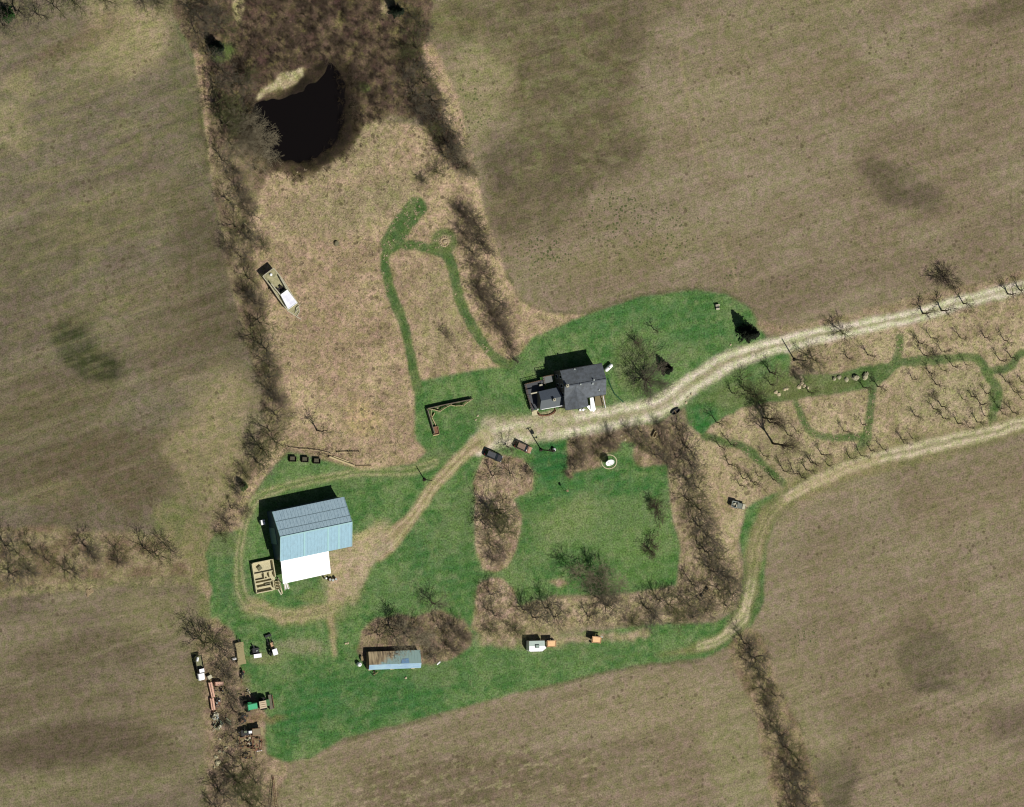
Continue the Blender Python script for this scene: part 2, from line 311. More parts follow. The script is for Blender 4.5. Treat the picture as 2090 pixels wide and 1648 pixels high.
paint(pmask([(398, 108), (415, 115), (425, 160), (430, 205), (415, 200), (405, 150)], 2, .5), C(152, 130, 104), STRAW)
# lawn
lawnN = [(842, 770), (850, 778), (1035, 745), (1062, 722), (1085, 690), (1200, 642), (1310, 606), (1420, 590), (1485, 600), (1530, 628), (1552, 665), (1565, 690), (1620, 692), (1610, 770), (1700, 765), (1760, 748), (1830, 738), (1836, 748), (1790, 790), (1640, 812), (1520, 830), (1450, 870), (1438, 890), (1405, 868), (1400, 830), (1345, 860), (1365, 950), (1372, 1060), (1388, 1120), (1382, 1195), (1250, 1215), (1120, 1215), (1100, 1300), (1330, 1275), (1460, 1270), (1510, 1240), (1520, 1150), (1508, 1100), (1525, 1030), (1560, 990), (1660, 960), (1660, 985), (1590, 1040), (1562, 1120), (1558, 1230), (1520, 1300), (1440, 1342), (1300, 1358), (1080, 1408), (900, 1455), (700, 1508), (640, 1545), (560, 1560), (535, 1530), (545, 1460), (500, 1400), (480, 1330), (470, 1290), (430, 1262), (428, 1200), (420, 1130), (440, 1090), (500, 1080), (512, 1025), (560, 950), (590, 925), (650, 935), (740, 962), (850, 945), (872, 922), (845, 890), (845, 800)]
mott = fbm(X, Y, 4, 4, 601)
lawnc = mix2(mott*.6+NF*.4, C(64, 101, 51), C(96, 121, 71), .38, .64)
LM = pmask(lawnN, 2, .25, .4); paint(LM, lawnc, GRASS, LAWN, 0)
for cx, cy, rx, ry, a, c, k in [(1180, 940, 90, 60, 0, (44, 94, 46), .7), (1120, 950, 40, 60, 0, (42, 92, 46), .8), (1300, 640, 160, 35, 5, (62, 102, 54), .6), (1400, 690, 90, 25, 10, (60, 102, 54), .6), (1250, 1070, 110, 70, 0, (104, 122, 76), .55), (1150, 1060, 60, 40, 20, (116, 128, 80), .5), (1300, 1150, 60, 60, 0, (92, 118, 64), .5), (1240, 990, 130, 25, 0, (48, 98, 48), .6), (760, 1420, 180, 60, 8, (50, 95, 48), .75), (620, 1450, 60, 70, 0, (50, 95, 48), .6), (1000, 1360, 150, 35, 8, (82, 110, 64), .5), (1200, 1340, 150, 22, 3, (78, 106, 60), .6), (880, 1150, 70, 80, 20, (62, 98, 56), .4), (800, 1220, 60, 40, 0, (92, 116, 70), .6), (470, 1180, 35, 60, 0, (62, 94, 56), .5), (460, 1110, 50, 30, 0, (98, 106, 70), .7), (1000, 840, 60, 25, 0, (92, 108, 68), .6), (900, 930, 60, 25, 0, (102, 114, 74), .6), (700, 1000, 90, 20, 5, (72, 98, 54), .5), (1440, 860, 25, 50, 0, (42, 98, 46), .8), (1430, 820, 30, 40, 40, (52, 96, 50), .6), (1540, 800, 110, 30, 10, (92, 102, 60), .8), (1670, 790, 110, 20, 8, (94, 98, 60), .8), (1780, 760, 40, 25, 30, (72, 88, 48), .7), (600, 1255, 90, 20, 0, (128, 126, 84), .7), (700, 1190, 40, 70, 0, (128, 118, 84), .5), (1500, 1190, 20, 110, 0, (96, 98, 64), .7), (1560, 1090, 30, 60, 0, (92, 96, 60), .7), (1550, 1240, 25, 50, 10, (74, 92, 52), .7), (600, 1320, 70, 24, 0, (124, 124, 92), .8), (530, 1465, 40, 12, 0, (118, 96, 70), .7), (1300, 745, 45, 60, 0, (104, 110, 72), .6), (1245, 840, 30, 14, 0, (150, 140, 104), .7), (1090, 745, 50, 22, 10, (84, 108, 64), .5), (1480, 770, 60, 30, 30, (90, 106, 62), .5)]:
    paint(blob(cx, cy, rx, ry, a, .8)*k*np.clip(LM*1.2, 0, 1), C(*c)*(0.88+0.3*NM[..., None]))
dry = np.clip((fbm(X, Y, 6, 5, 611)-.53)*7, 0, 1)*LM; paint(dry*.4, C(106, 120, 78))
dry = np.clip((fbm(X, Y, 1.4, 3, 612)-.6)*8, 0, 1)*LM; paint(dry*.22, C(130, 130, 94))
# dark unmown rim between lawn and field
for pts in ([(1035, 565), (1060, 608), (1110, 634), (1190, 638), (1240, 622), (1320, 602), (1420, 588), (1485, 597), (1540, 632)], [(1085, 1410), (1300, 1360), (1430, 1348)], [(900, 1458), (800, 1486), (700, 1512)], [(1555, 1300), (1580, 1400), (1640, 1500)]):
    strip(pts, 3, C(82, 82, 56), GRASS, MEADOW, 1, .5, .6)
# mown paths in the meadow
pathc = mix2(NF*.5+NM*.5, C(68, 93, 50), C(94, 108, 64))
for pts, wd in [([(850, 790), (842, 745), (828, 680), (806, 620), (790, 560), (786, 520), (800, 490)], 10), ([(798, 496), (818, 466), (836, 442), (850, 424)], 21), ([(805, 500), (850, 504), (905, 516), (926, 555), (942, 620), (966, 672), (1004, 722), (1040, 748)], 9.5),
                ([(1836, 690), (1834, 720), (1820, 745), (1790, 775), (1780, 800), (1775, 850), (1768, 885)], 8), ([(1768, 888), (1700, 895), (1660, 885), (1640, 860), (1625, 820)], 7), ([(1825, 742), (1900, 735), (1975, 728), (2000, 738), (2020, 770), (2040, 800), (2035, 830)], 9), ([(2018, 755), (2060, 750), (2080, 725), (2120, 715)], 8), ([(1440, 892), (1480, 905), (1520, 915), (1560, 950), (1600, 990)], 8), ([(1770, 890), (1755, 925)], 11), ([(2030, 800), (2025, 865)], 9)]:
    D, S, A, T = pline(pts, .2); m = blur((D < wd).astype(np.float32), 2)
    if pts[0][0] > 1300: m = m*.75
# orchard meadow first, then the paths over it
orch = [(1610, 705), (1700, 690), (1850, 660), (2000, 625), (2120, 590), (2900, 400), (2900, 700), (2110, 850), (2000, 880), (1880, 902), (1740, 945), (1650, 985), (1560, 1015), (1520, 1040), (1505, 1110), (1515, 1180), (1490, 1240), (1440, 1265), (1300, 1272), (1180, 1280), (1090, 1300), (1000, 1310), (960, 1280), (975, 1230), (1040, 1240), (1120, 1222), (1250, 1220), (1382, 1198), (1390, 1120), (1372, 1050), (1368, 950), (1340, 920), (1360, 870), (1400, 865), (1436, 892), (1450, 872), (1510, 835), (1640, 815), (1790, 792), (1836, 750), (1828, 738), (1760, 748), (1700, 762), (1625, 752), (1612, 730)]
OM = pmask(orch, 2, .4, .6); paint(OM, mix2(NM*.6+NB*.4, C(142, 128, 98), C(166, 152, 118)), STRAW, MEADOW, 0)
paint(blob(1950, 800, 120, 60, 10)*OM*.5, C(148, 142, 106)); paint(blob(1590, 930, 80, 60, 0)*OM*.5, C(128, 122, 88)); paint(blob(1470, 1000, 40, 70, 0)*OM*.4, C(140, 124, 92)); paint(blob(1700, 720, 60, 40, 0)*OM*.4, C(134, 120, 92))
paint(pmask([(1360, 870), (1395, 868), (1440, 950), (1450, 1050), (1490, 1130), (1515, 1200), (1490, 1240), (1300, 1268), (1250, 1225), (1385, 1198), (1390, 1110), (1372, 1000), (1368, 950)], 5, 1)*.5, mix2(NM, C(112, 100, 78), C(142, 127, 100)), SCRUB)
for pts, wd in [([(850, 790), (842, 745), (828, 680), (806, 620), (790, 560), (786, 520), (800, 490)], 10), ([(798, 496), (818, 466), (836, 442), (850, 424)], 21), ([(805, 500), (850, 504), (905, 516), (926, 555), (942, 620), (966, 672), (1004, 722), (1040, 748)], 9.5),
                ([(1836, 690), (1834, 720), (1820, 745), (1790, 775), (1780, 800), (1775, 850), (1768, 885)], 8), ([(1768, 888), (1700, 895), (1660, 885), (1640, 860), (1625, 820)], 7), ([(1825, 742), (1900, 735), (1975, 728), (2000, 738), (2020, 770), (2040, 800), (2035, 830)], 9), ([(2018, 755), (2060, 750), (2080, 725), (2120, 715)], 8), ([(1440, 892), (1480, 905), (1520, 915), (1560, 950), (1600, 990)], 8), ([(1770, 890), (1755, 925)], 11), ([(2030, 800), (2025, 865)], 9)]:
    D, S, A, T = pline(pts, .45); m = blur((D < wd*(.85+.35*NB)).astype(np.float32), 1)
    if pts[0][0] > 1300: m = m*.92
    paint(m, pathc, GRASS, LAWN)
    wl = np.exp(-((np.abs(S)-wd*.5)/1.8)**2)*m*np.clip(NB*2-.5, 0, 1); paint(np.clip(wl, 0, 1)*.35, C(118, 118, 82))
D = np.hypot(PX-907, PY-493); paint(blur((np.abs(D-19) < 8).astype(np.float32), 2)*.95, C(92, 104, 62), GRASS, LAWN)
# planting beds (straw islands in the lawn)
bedc = mix2(NM*.6+NF*.4, C(136, 118, 94), C(164, 147, 118))
beds = [[(985, 935), (1030, 930), (1068, 935), (1088, 965), (1086, 1000), (1060, 1012), (1048, 1020), (1064, 1050), (1062, 1085), (1050, 1130), (1035, 1160), (1010, 1170), (985, 1162), (970, 1120), (968, 1040), (966, 985)],
        [(975, 1195), (1000, 1178), (1030, 1182), (1050, 1205), (1058, 1240), (1060, 1270), (1000, 1290), (975, 1260), (970, 1225)],
        [(1160, 895), (1210, 880), (1300, 868), (1360, 862), (1400, 870), (1400, 920), (1365, 952), (1300, 950), (1290, 925), (1300, 905), (1270, 900), (1262, 925), (1225, 930), (1225, 955), (1160, 965), (1156, 920)],
        [(1150, 958), (1165, 955), (1170, 972), (1158, 978)],
        [(735, 1290), (765, 1262), (850, 1255), (900, 1245), (945, 1262), (965, 1295), (962, 1320), (925, 1345), (880, 1358), (740, 1350), (728, 1330)],
        [(1120, 1190), (1150, 1180), (1165, 1190), (1140, 1200)],
        [(960, 1290), (1000, 1300), (1100, 1298), (1260, 1290), (1330, 1288), (1330, 1300), (1200, 1312), (1050, 1325), (985, 1315)],
        [(485, 1395), (500, 1400), (540, 1450), (545, 1540), (590, 1560), (560, 1660), (500, 1800), (430, 1800), (425, 1560), (412, 1400), (400, 1320), (395, 1290), (440, 1262), (478, 1290), (490, 1350)]]
for i, b in enumerate(beds):
    c = bedc if i not in (2, 3, 4, 7) else mix2(NM*.6+NF*.4, C(116, 102, 80), C(146, 130, 102))
    paint(pmask(b, 1 if i < 2 else 2, .3 if i < 2 else .6), c, STRAW, BED) if i != 6 else paint(pmask(b, 4, 1.3, 1.6)*.85*np.clip(.35+1.2*NM, 0, 1), c, STRAW, BED)
for b_ in beds[:2]:
    mk = pmask(b_, 1, .3); rim = np.clip(blur(mk, 6)-mk, 0, 1); paint(np.clip(rim*2, 0, 1)*.45, C(122, 118, 82))
# SE hedgerow soil and margins
paint(pmask([(1490, 1318), (1520, 1280), (1548, 1290), (1585, 1380), (1610, 1450), (1650, 1530), (1700, 1720), (1760, B), (1650, B), (1590, 1680), (1560, 1560), (1535, 1440), (1500, 1370)], 3, .8), mix2(NM, C(112, 98, 74), C(138, 124, 94)), SCRUB, MEADOW)
# north road margin
strip([(1555, 660), (1600, 672), (1700, 660), (1850, 622), (2000, 588), (2120, 556)], 10, mix2(NM, C(132, 116, 88), C(152, 136, 106)), STRAW, MEADOW, 3, 1, .8)
# stone/soil aprons
paint(pmask([(1120, 890), (1205, 872), (1215, 878), (1120, 905), (1105, 908)], 2, .6)*.7, C(150, 148, 112), GRASS)
# driveway
def road(pts, widths, base, edge=2, warp=.25, w=GRAV, cls=DRIVE, k=1.0, ruts=None, rutcol=None, midcol=None, rw=3.0):
    D, S, A, T = pline(pts, warp); n = len(widths); wd = np.interp(A/T*(n-1), np.arange(n), widths)
    m = blur((D < wd/2).astype(np.float32), edge)*k; paint(m, base, w, cls)
    hard = m > .5; U[hard] = (A*.12)[hard]; V_[hard] = (S*.12)[hard]
    if midcol is not None:
        mm = np.exp(-(S/(wd*.12))**2)*(0.45+1.1*np.clip(NB*1.4-.3, 0, 1))*m; paint(np.clip(mm, 0, 1)*.95, midcol, None)
    if ruts is not None:
        for r_ in ruts:
            mm = np.exp(-((S-r_*wd/2)/rw)**2)*m*(0.5+0.7*NM); paint(np.clip(mm, 0, 1)*.8, rutcol)
    return m
gc = mix2(NM*.5+NF*.5, C(162, 156, 128), C(185, 179, 150))
road([(2500, 460), (2110, 580), (2000, 607), (1900, 635), (1800, 660), (1700, 680), (1620, 698), (1545, 716), (1480, 742), (1410, 785), (1350, 828), (1250, 855), (1150, 868), (1080, 877), (1010, 892), (975, 910)], [28, 28, 28, 27, 27, 27, 28, 30, 33, 36, 42, 46, 50, 54, 54, 44], gc, 3, .5, ruts=(-.55, .5), rutcol=C(206, 201, 172), midcol=C(146, 141, 108), rw=4.5)
strip([(1000, 862), (1090, 856), (1160, 850)], 12, C(146, 138, 104), GRASS, DRIVE, 4, 1, .55)
dc = mix2(NM*.5+NF*.5, C(146, 130, 98), C(164, 148, 114))
road([(990, 895), (950, 925), (915, 960), (880, 1000), (848, 1048), (810, 1090), (770, 1122)], [36, 26, 24, 24, 24, 34, 52], dc, 3, .35, ruts=(-.5, .5), rutcol=C(168, 158, 122), midcol=C(132, 122, 88))
paint(pmask([(725, 1100), (775, 1090), (800, 1105), (795, 1125), (760, 1160), (730, 1200), (700, 1230), (672, 1240), (665, 1200), (680, 1175), (675, 1130), (720, 1122)], 4, 1), mix2(NM*.5+NF*.5, C(136, 122, 96), C(156, 145, 116)), GRAV, DRIVE)
road([(690, 1160), (680, 1210), (676, 1260), (680, 1300), (684, 1340)], [26, 20, 16, 13, 8], dc, 3, .5, k=.8)
tc_ = mix2(NM*.5+NB*.5, C(120, 122, 80), C(146, 138, 98))
road([(885, 945), (830, 962), (740, 965), (650, 976), (580, 995), (525, 1018), (500, 1070), (488, 1130), (487, 1190), (505, 1232), (560, 1252), (620, 1256), (680, 1240)], [20, 22, 18, 18, 20, 20, 18, 18, 18, 26, 28, 30, 34], tc_, 4, .4, GRASS, TRACK, .55, ruts=(-.6, .6), rutcol=C(176, 166, 128), midcol=C(92, 110, 66), rw=2.6)
paint(blob(560, 1250, 60, 12, -10)*.6, C(150, 134, 102)); paint(blob(640, 1245, 50, 16, 5)*.6, C(146, 132, 100)); paint(blob(640, 1320, 30, 16, 0)*.5, C(140, 132, 104)); paint(blob(415, 1200, 14, 24, 0)*.7, C(148, 130, 104))
# farm track
bc = mix2(NM*.5+NB*.5, C(106, 106, 68), C(132, 122, 86))
road([(2500, 770), (2110, 862), (2000, 890), (1900, 912), (1800, 935), (1720, 960), (1655, 988), (1600, 1022), (1560, 1068), (1537, 1130), (1532, 1200), (1515, 1258), (1480, 1298), (1420, 1322), (1340, 1335)], [34, 34, 34, 34, 38, 46, 56, 64, 60, 48, 40, 34, 30, 20, 3], bc, 6, 1.0, GRASS, TRACK, .8)
road([(2500, 768), (2110, 860), (2000, 888), (1900, 910), (1800, 933), (1720, 958), (1655, 988), (1605, 1020)], [28, 28, 28, 28, 30, 30, 26, 18], C(156, 147, 114), 3, .6, GRAV, TRACK, .9, ruts=(-.52, .48), rutcol=C(194, 184, 152), midcol=C(124, 122, 86), rw=5)
road([(1600, 1022), (1562, 1066), (1540, 1128), (1534, 1195)], [26, 24, 24, 22], C(126, 120, 86), 4, .6, GRAV, TRACK, .5, ruts=(-.5, .5), rutcol=C(160, 150, 114), rw=3.5)
road([(1533, 1190), (1515, 1258), (1480, 1298), (1430, 1319)], [24, 26, 24, 14], C(122, 126, 84), 5, .8, GRAV, TRACK, .7, ruts=(-.6, .5), rutcol=C(196, 184, 150), midcol=C(92, 104, 60), rw=3.5)
road([(1790, 938), (1720, 960), (1650, 992), (1600, 1026), (1590, 1040)], [20, 22, 22, 16, 6], C(160, 146, 110), 4, .6, GRAV, TRACK, .7)
road([(1528, 1205), (1512, 1255), (1480, 1294), (1440, 1314)], [8, 13, 10, 2], C(180, 168, 134), 3, .6, GRAV, TRACK, .75)
road([(1790, 1000), (1690, 1010), (1620, 1050), (1585, 1110)], [14, 14, 14, 10], C(134, 122, 92), 4, .8, GRASS, TRACK, .5)
# tractor marks in the fields
for pts in ([(1385, 80), (1400, 180), (1430, 280), (1450, 370)], [(1475, 500), (1500, 560), (1505, 590)]): strip(pts, 3, C(146, 132, 100), TILL, FIELD, 1, .3, .55)
for pts in ([(2062, 400), (2066, 500)], [(2078, 390), (2080, 490)], [(2012, 470), (2090, 452)]): strip(pts, 1.6, C(92, 82, 62), TILL, FIELD, 1, .3, .6)
# pond
pond = chaikin([(512, 245), (520, 208), (560, 203), (600, 188), (640, 172), (664, 158), (672, 122), (690, 140), (704, 180), (704, 230), (694, 270), (672, 305), (635, 330), (595, 330), (555, 318), (530, 285)])
paint(pmask([(500, 210), (560, 190), (700, 110), (730, 190), (735, 270), (710, 315), (650, 350), (590, 352), (530, 325), (505, 270)], 6, 1)*.85, mix2(NM, C(50, 43, 30), C(74, 66, 46)), (.3, 0, .3, 0), MUD)
paint(pmask([(512, 205), (560, 198), (660, 120), (712, 150), (722, 220), (712, 290), (665, 335), (590, 342), (540, 318), (515, 270)], 8, 1.4, 1.4)*.85, mix2(NM, C(30, 25, 19), C(46, 38, 28)))
paint(pmask([(522, 200), (532, 184), (560, 168), (568, 150), (592, 145), (622, 138), (622, 152), (605, 168), (585, 178), (560, 182), (540, 194), (528, 203)], 1, .5), mix2(NF, C(148, 138, 102), C(172, 162, 126)), GRAV, MUD)
PM = pmask(pond, 1, .8, 1.6); CLS[PM > .5] = MUD
paint(PM, C(26, 22, 20), (.2, 0, .2, 0), MUD)
ph = (X*math.cos(R(106))+Y*math.sin(R(106)))+(NB-.5)*1.5
tram = np.exp(-((np.mod(ph, 13.7)-6.8)/.22)**2)+np.exp(-((np.mod(ph, 13.7)-8.6)/.22)**2)
paint(np.clip(tram, 0, 1)*(CLS == FIELD)*np.clip(NM*2-.6, 0, 1)*.22, C(98, 87, 68))
ph = X*math.cos(R(100))+Y*math.sin(R(100))+(NB-.5)*2
mow = .5+.5*np.sin(ph*2*math.pi/2.4); paint(mow*(CLS == LAWN)*LM*.14, C(118, 132, 86))
# worn ground round the barn, yard and machines
for cx, cy, rx, ry, a, c, k in [(710, 1150, 40, 60, -30, (164, 148, 116), .55), (760, 1100, 40, 22, 35, (160, 146, 114), .55), (700, 1220, 26, 26, 0, (156, 142, 110), .5), (745, 1090, 30, 8, 10, (168, 156, 112), .5), (640, 1215, 36, 14, 0, (126, 128, 84), .5), (520, 1350, 30, 10, 0, (120, 118, 82), .5), (545, 1345, 30, 12, 0, (124, 122, 86), .5), (525, 1460, 34, 8, 0, (128, 104, 80), .7), (510, 1520, 32, 26, 0, (124, 108, 82), .7), (480, 1400, 22, 60, 0, (112, 98, 78), .5), (505, 1395, 10, 22, 0, (112, 104, 78), .5), (1100, 880, 60, 16, 5, (160, 150, 118), .5), (1000, 880, 30, 26, 20, (172, 164, 132), .5), (1120, 848, 60, 8, 8, (150, 142, 108), .6), (1140, 1290, 90, 10, 0, (126, 118, 88), .5), (1110, 1325, 60, 8, 0, (112, 118, 76), .5)]:
    paint(blob(cx, cy, rx, ry, a, .8)*k, C(*c)*(0.88+0.3*NM[..., None]))
FM = blur((CLS == FIELD).astype(np.float32), 2)[..., None]
COL = np.clip(COL*np.array([1.05, 1.055, 1.07])*(1-FM*(1-np.array([.965, .995, .965]))), 0.004, 0.9)
Z = -0.9*blur(PM, 3)
# ---- ground material
def ground_mat():
    m = bpy.data.materials.new('ground_cover'); m.use_nodes = True; n = m.node_tree.nodes; L = m.node_tree.links
    b = n['Principled BSDF']; b.inputs['Roughness'].default_value = 0.95; b.inputs['Specular IOR Level'].default_value = 0.1
    def N(t, **kw):
        q = n.new(t)
        for k, v in kw.items(): setattr(q, k, v)
        return q
    ac = N('ShaderNodeAttribute', attribute_name='Col'); at = N('ShaderNodeAttribute', attribute_name='tex'); au = N('ShaderNodeAttribute', attribute_name='suv')
    geo = N('ShaderNodeNewGeometry')
    sp = N('ShaderNodeSeparateColor'); L.new(at.outputs['Color'], sp.inputs[0])
    def noise(vec, sc, det=4, ro=.6, mapsc=None, dist=0):
        q = N('ShaderNodeTexNoise'); q.inputs['Scale'].default_value = sc; q.inputs['Detail'].default_value = det; q.inputs['Roughness'].default_value = ro; q.inputs['Distortion'].default_value = dist
        if mapsc:
            mp = N('ShaderNodeMapping'); mp.inputs['Scale'].default_value = mapsc; L.new(vec, mp.inputs[0]); vec = mp.outputs[0]
        L.new(vec, q.inputs[0]); return q.outputs[0]
    def math_(op, a, c=None, d=None, clamp=False):
        q = N('ShaderNodeMath', operation=op, use_clamp=clamp)
        for i, v in enumerate((a, c, d)):
            if v is None: continue
            if isinstance(v, (int, float)): q.inputs[i].default_value = v
            else: L.new(v, q.inputs[i])
        return q.outputs[0]
    P = geo.outputs['Position']
    fine = noise(P, 2.3, 4, .85); mid = noise(P, .55, 4, .6); grit = noise(P, 5.0, 2, .8); swirl = noise(P, .9, 6, .68, None, 1.3)
    streak = noise(au.outputs['Vector'], 1.0, 4, .7, (.09, 1.15, 1)); streak2 = noise(au.outputs['Vector'], 1.0, 3, .6, (.03, .45, 1))
    rut = noise(au.outputs['Vector'], 1.0, 4, .65, (.25, 2.6, 1))
    sep = sp.outputs
    # multiplier = 1 + sum w_i*(noise-.5)*k
    def contrib(wt, nz, k): return math_('MULTIPLY', wt, math_('MULTIPLY', math_('SUBTRACT', nz, .5), k))
    aw = at.outputs['Alpha']
    s = math_('ADD', contrib(sep[2], streak, .62), contrib(sep[2], streak2, .35))
    s = math_('ADD', s, math_('ADD', contrib(sep[0], swirl, 1.7), contrib(sep[1], fine, 1.0)))
    s = math_('ADD', s, contrib(aw, rut, 1.0))
    s = math_('ADD', s, math_('MULTIPLY', math_('SUBTRACT', fine, .5), 2.9))
    s = math_('ADD', s, math_('MULTIPLY', math_('SUBTRACT', mid, .5), .75))
    s = math_('ADD', s, math_('MULTIPLY', math_('SUBTRACT', grit, .5), .8)); s = math_('MAXIMUM', math_('ADD', s, 1.0), .2)
    vm = N('ShaderNodeVectorMath', operation='SCALE'); L.new(ac.outputs['Color'], vm.inputs[0]); L.new(s, vm.inputs['Scale'])
    # hue drift: pinkish / greenish tints
    hn = noise(P, .55, 5, .66, None, .4)
    cr = N('ShaderNodeValToRGB'); L.new(hn, cr.inputs[0]); e = cr.color_ramp.elements
    e[0].position = .36; e[0].color = (.91, 1.02, .78, 1); e[1].position = .62; e[1].color = (1.08, .98, 1.14, 1)
    vh = N('ShaderNodeVectorMath', operation='MULTIPLY'); L.new(vm.outputs[0], vh.inputs[0]); L.new(cr.outputs[0], vh.inputs[1])
    # weed dots
    vo = N('ShaderNodeTexVoronoi'); vo.inputs['Scale'].default_value = 1.25; L.new(P, vo.inputs[0])
    wn = noise(P, .35, 3)
    aw2 = N('ShaderNodeAttribute', attribute_name='weed')
    rad = math_('MULTIPLY', math_('MULTIPLY', aw2.outputs['Fac'], math_('SUBTRACT', wn, .1)), 1.0)
    sc2 = N('ShaderNodeSeparateColor'); L.new(vo.outputs['Color'], sc2.inputs[0])
    rad = math_('MULTIPLY', rad, math_('GREATER_THAN', sc2.outputs[0], .3))
    dot = math_('MULTIPLY', math_('SUBTRACT', rad, vo.outputs['Distance']), 9, clamp=True)
    mx = N('ShaderNodeMix', data_type='RGBA'); L.new(math_('MULTIPLY', dot, .75), mx.inputs[0]); L.new(vh.outputs[0], mx.inputs[6]); mx.inputs[7].default_value = (*alb(62, 76, 38), 1)
    v2 = N('ShaderNodeTexVoronoi'); v2.inputs['Scale'].default_value = .62; L.new(P, v2.inputs[0]); s3 = N('ShaderNodeSeparateColor'); L.new(v2.outputs['Color'], s3.inputs[0]); wn2 = noise(P, .12, 3)
    rd = math_('MULTIPLY', math_('MULTIPLY', math_('GREATER_THAN', s3.outputs[1], .45), math_('ADD', sep[2], math_('MULTIPLY', sep[0], 1.2))), math_('MULTIPLY', math_('SUBTRACT', wn2, .30), 1.0))
    d2 = math_('MULTIPLY', math_('SUBTRACT', rd, v2.outputs['Distance']), 9, clamp=True)
    m2 = N('ShaderNodeMix', data_type='RGBA'); L.new(math_('MULTIPLY', d2, .6), m2.inputs[0]); L.new(mx.outputs[2], m2.inputs[6]); m2.inputs[7].default_value = (*alb(78, 68, 50), 1)
    L.new(m2.outputs[2], b.inputs['Base Color'])
    hgt = math_('ADD', math_('MULTIPLY', fine, .5), math_('MULTIPLY', contrib(sep[0], swirl, 1.0), 2.2))
    hgt = math_('ADD', hgt, contrib(sep[2], streak, .8))
    bp = N('ShaderNodeBump'); bp.inputs['Strength'].default_value = .55; bp.inputs['Distance'].default_value = .28
    L.new(hgt, bp.inputs['Height']); L.new(bp.outputs[0], b.inputs['Normal'])
    return m
GM = ground_mat()
idx = np.arange(NX*NY).reshape(NY, NX)
q = np.stack([idx[:-1, :-1], idx[:-1, 1:], idx[1:, 1:], idx[1:, :-1]], -1).reshape(-1, 4)
fc = CLS[:-1, :-1].reshape(-1)
VV = np.stack([X, Y, Z], -1).reshape(-1, 3); CC = COL.reshape(-1, 3); WW = np.clip(WT, 0, 1).reshape(-1, 4); UU = np.stack([U, V_, 0*U], -1).reshape(-1, 3); EE = WEED.reshape(-1)
fpx = PX[:-1, :-1].reshape(-1); fpy = PY[:-1, :-1].reshape(-1)
key = fc*10
f0 = fc == FIELD
key[f0 & (fpx < 560) & (fpy < 1150)] = 1; key[f0 & (fpx < 500) & (fpy >= 1150)] = 2; key[f0 & (fpx >= 500) & (fpy > 1250) & (fpx < 1600)] = 3; key[f0 & (fpx >= 1500) & (fpy > 800) & (key != 3)] = 4
key[(fc == MEADOW) & (fpx > 1250)] = 11
names = {0: 'field', 1: 'field', 2: 'field', 3: 'field', 4: 'field', 10: 'meadow', 11: 'meadow', 20: 'lawn', 30: 'driveway', 40: 'farm_track', 50: 'pond_bank', 70: 'planting_bed'}
for k, nm in names.items():
    F = q[key == k]
    if not len(F): continue
    us, inv = np.unique(F, return_inverse=True); F2 = inv.reshape(F.shape)
    o = mesh_np(nm, VV[us], F2, GM); me = o.data
    me.polygons.foreach_set('use_smooth', np.ones(len(F2), bool))
    for an, ty, dd, fld in (('Col', 'FLOAT_COLOR', np.c_[CC[us], np.ones(len(us))], 'color'), ('tex', 'FLOAT_COLOR', WW[us], 'color'), ('suv', 'FLOAT_VECTOR', UU[us], 'vector'), ('weed', 'FLOAT', EE[us], 'value')):
        a = me.attributes.new(an, ty, 'POINT'); a.data.foreach_set(fld, dd.astype(np.float32).ravel())
    tag(o, kind='structure')
wm_ = bpy.data.materials.new('pond_water'); wm_.use_nodes = True; wb = wm_.node_tree.nodes['Principled BSDF']
wb.inputs['Base Color'].default_value = (.004, .003, .003, 1); wb.inputs['Roughness'].default_value = .25; wb.inputs['Specular IOR Level'].default_value = .06
wn_ = wm_.node_tree.nodes.new('ShaderNodeTexNoise'); wn_.inputs['Scale'].default_value = 1.5; wbp = wm_.node_tree.nodes.new('ShaderNodeBump'); wbp.inputs['Strength'].default_value = .15
wm_.node_tree.links.new(wn_.outputs[0], wbp.inputs['Height']); wm_.node_tree.links.new(wbp.outputs[0], wb.inputs['Normal'])
pw = MB(); wp = [W(a, b) for a, b in [(505, 240), (515, 200), (560, 188), (640, 150), (662, 125), (690, 120), (715, 180), (708, 260), (690, 305), (640, 335), (590, 338), (545, 325)]]
pw.add([(p.x, p.y, -0.35) for p in wp], [tuple(range(len(wp)))[::-1]]); tag(pw.build('water', wm_), kind='structure')
def gsample(px, py): pass
# ================================================================== TREES AND BRUSH
def segs_np(S, n=3):
    """S: array rows (x0,y0,z0,x1,y1,z1,r0,r1) -> V,F of open n-sided tapered tubes"""
    S = np.asarray(S, float); a, b = S[:, :3], S[:, 3:6]; d = b-a; d /= np.maximum(np.linalg.norm(d, axis=1, keepdims=True), 1e-6)
    ref = np.where(np.abs(d[:, 2:3]) < .9, np.array([[0, 0, 1.]]), np.array([[1., 0, 0]])); p = np.cross(d, ref); p /= np.linalg.norm(p, axis=1, keepdims=True); q = np.cross(d, p)
    rings = []
    for base, rr in ((a, S[:, 6]), (b, S[:, 7])):
        for k in range(n):
            t = 2*math.pi*k/n; rings.append(base+(p*math.cos(t)+q*math.sin(t))*rr[:, None])
    V = np.stack(rings, 1).reshape(-1, 3); m = len(S); o = (np.arange(m)*2*n)[:, None, None]
    f = np.array([[k, (k+1) % n, (k+1) % n+n, k+n] for k in range(n)])[None]
    return V, (o+f).reshape(-1, 4)
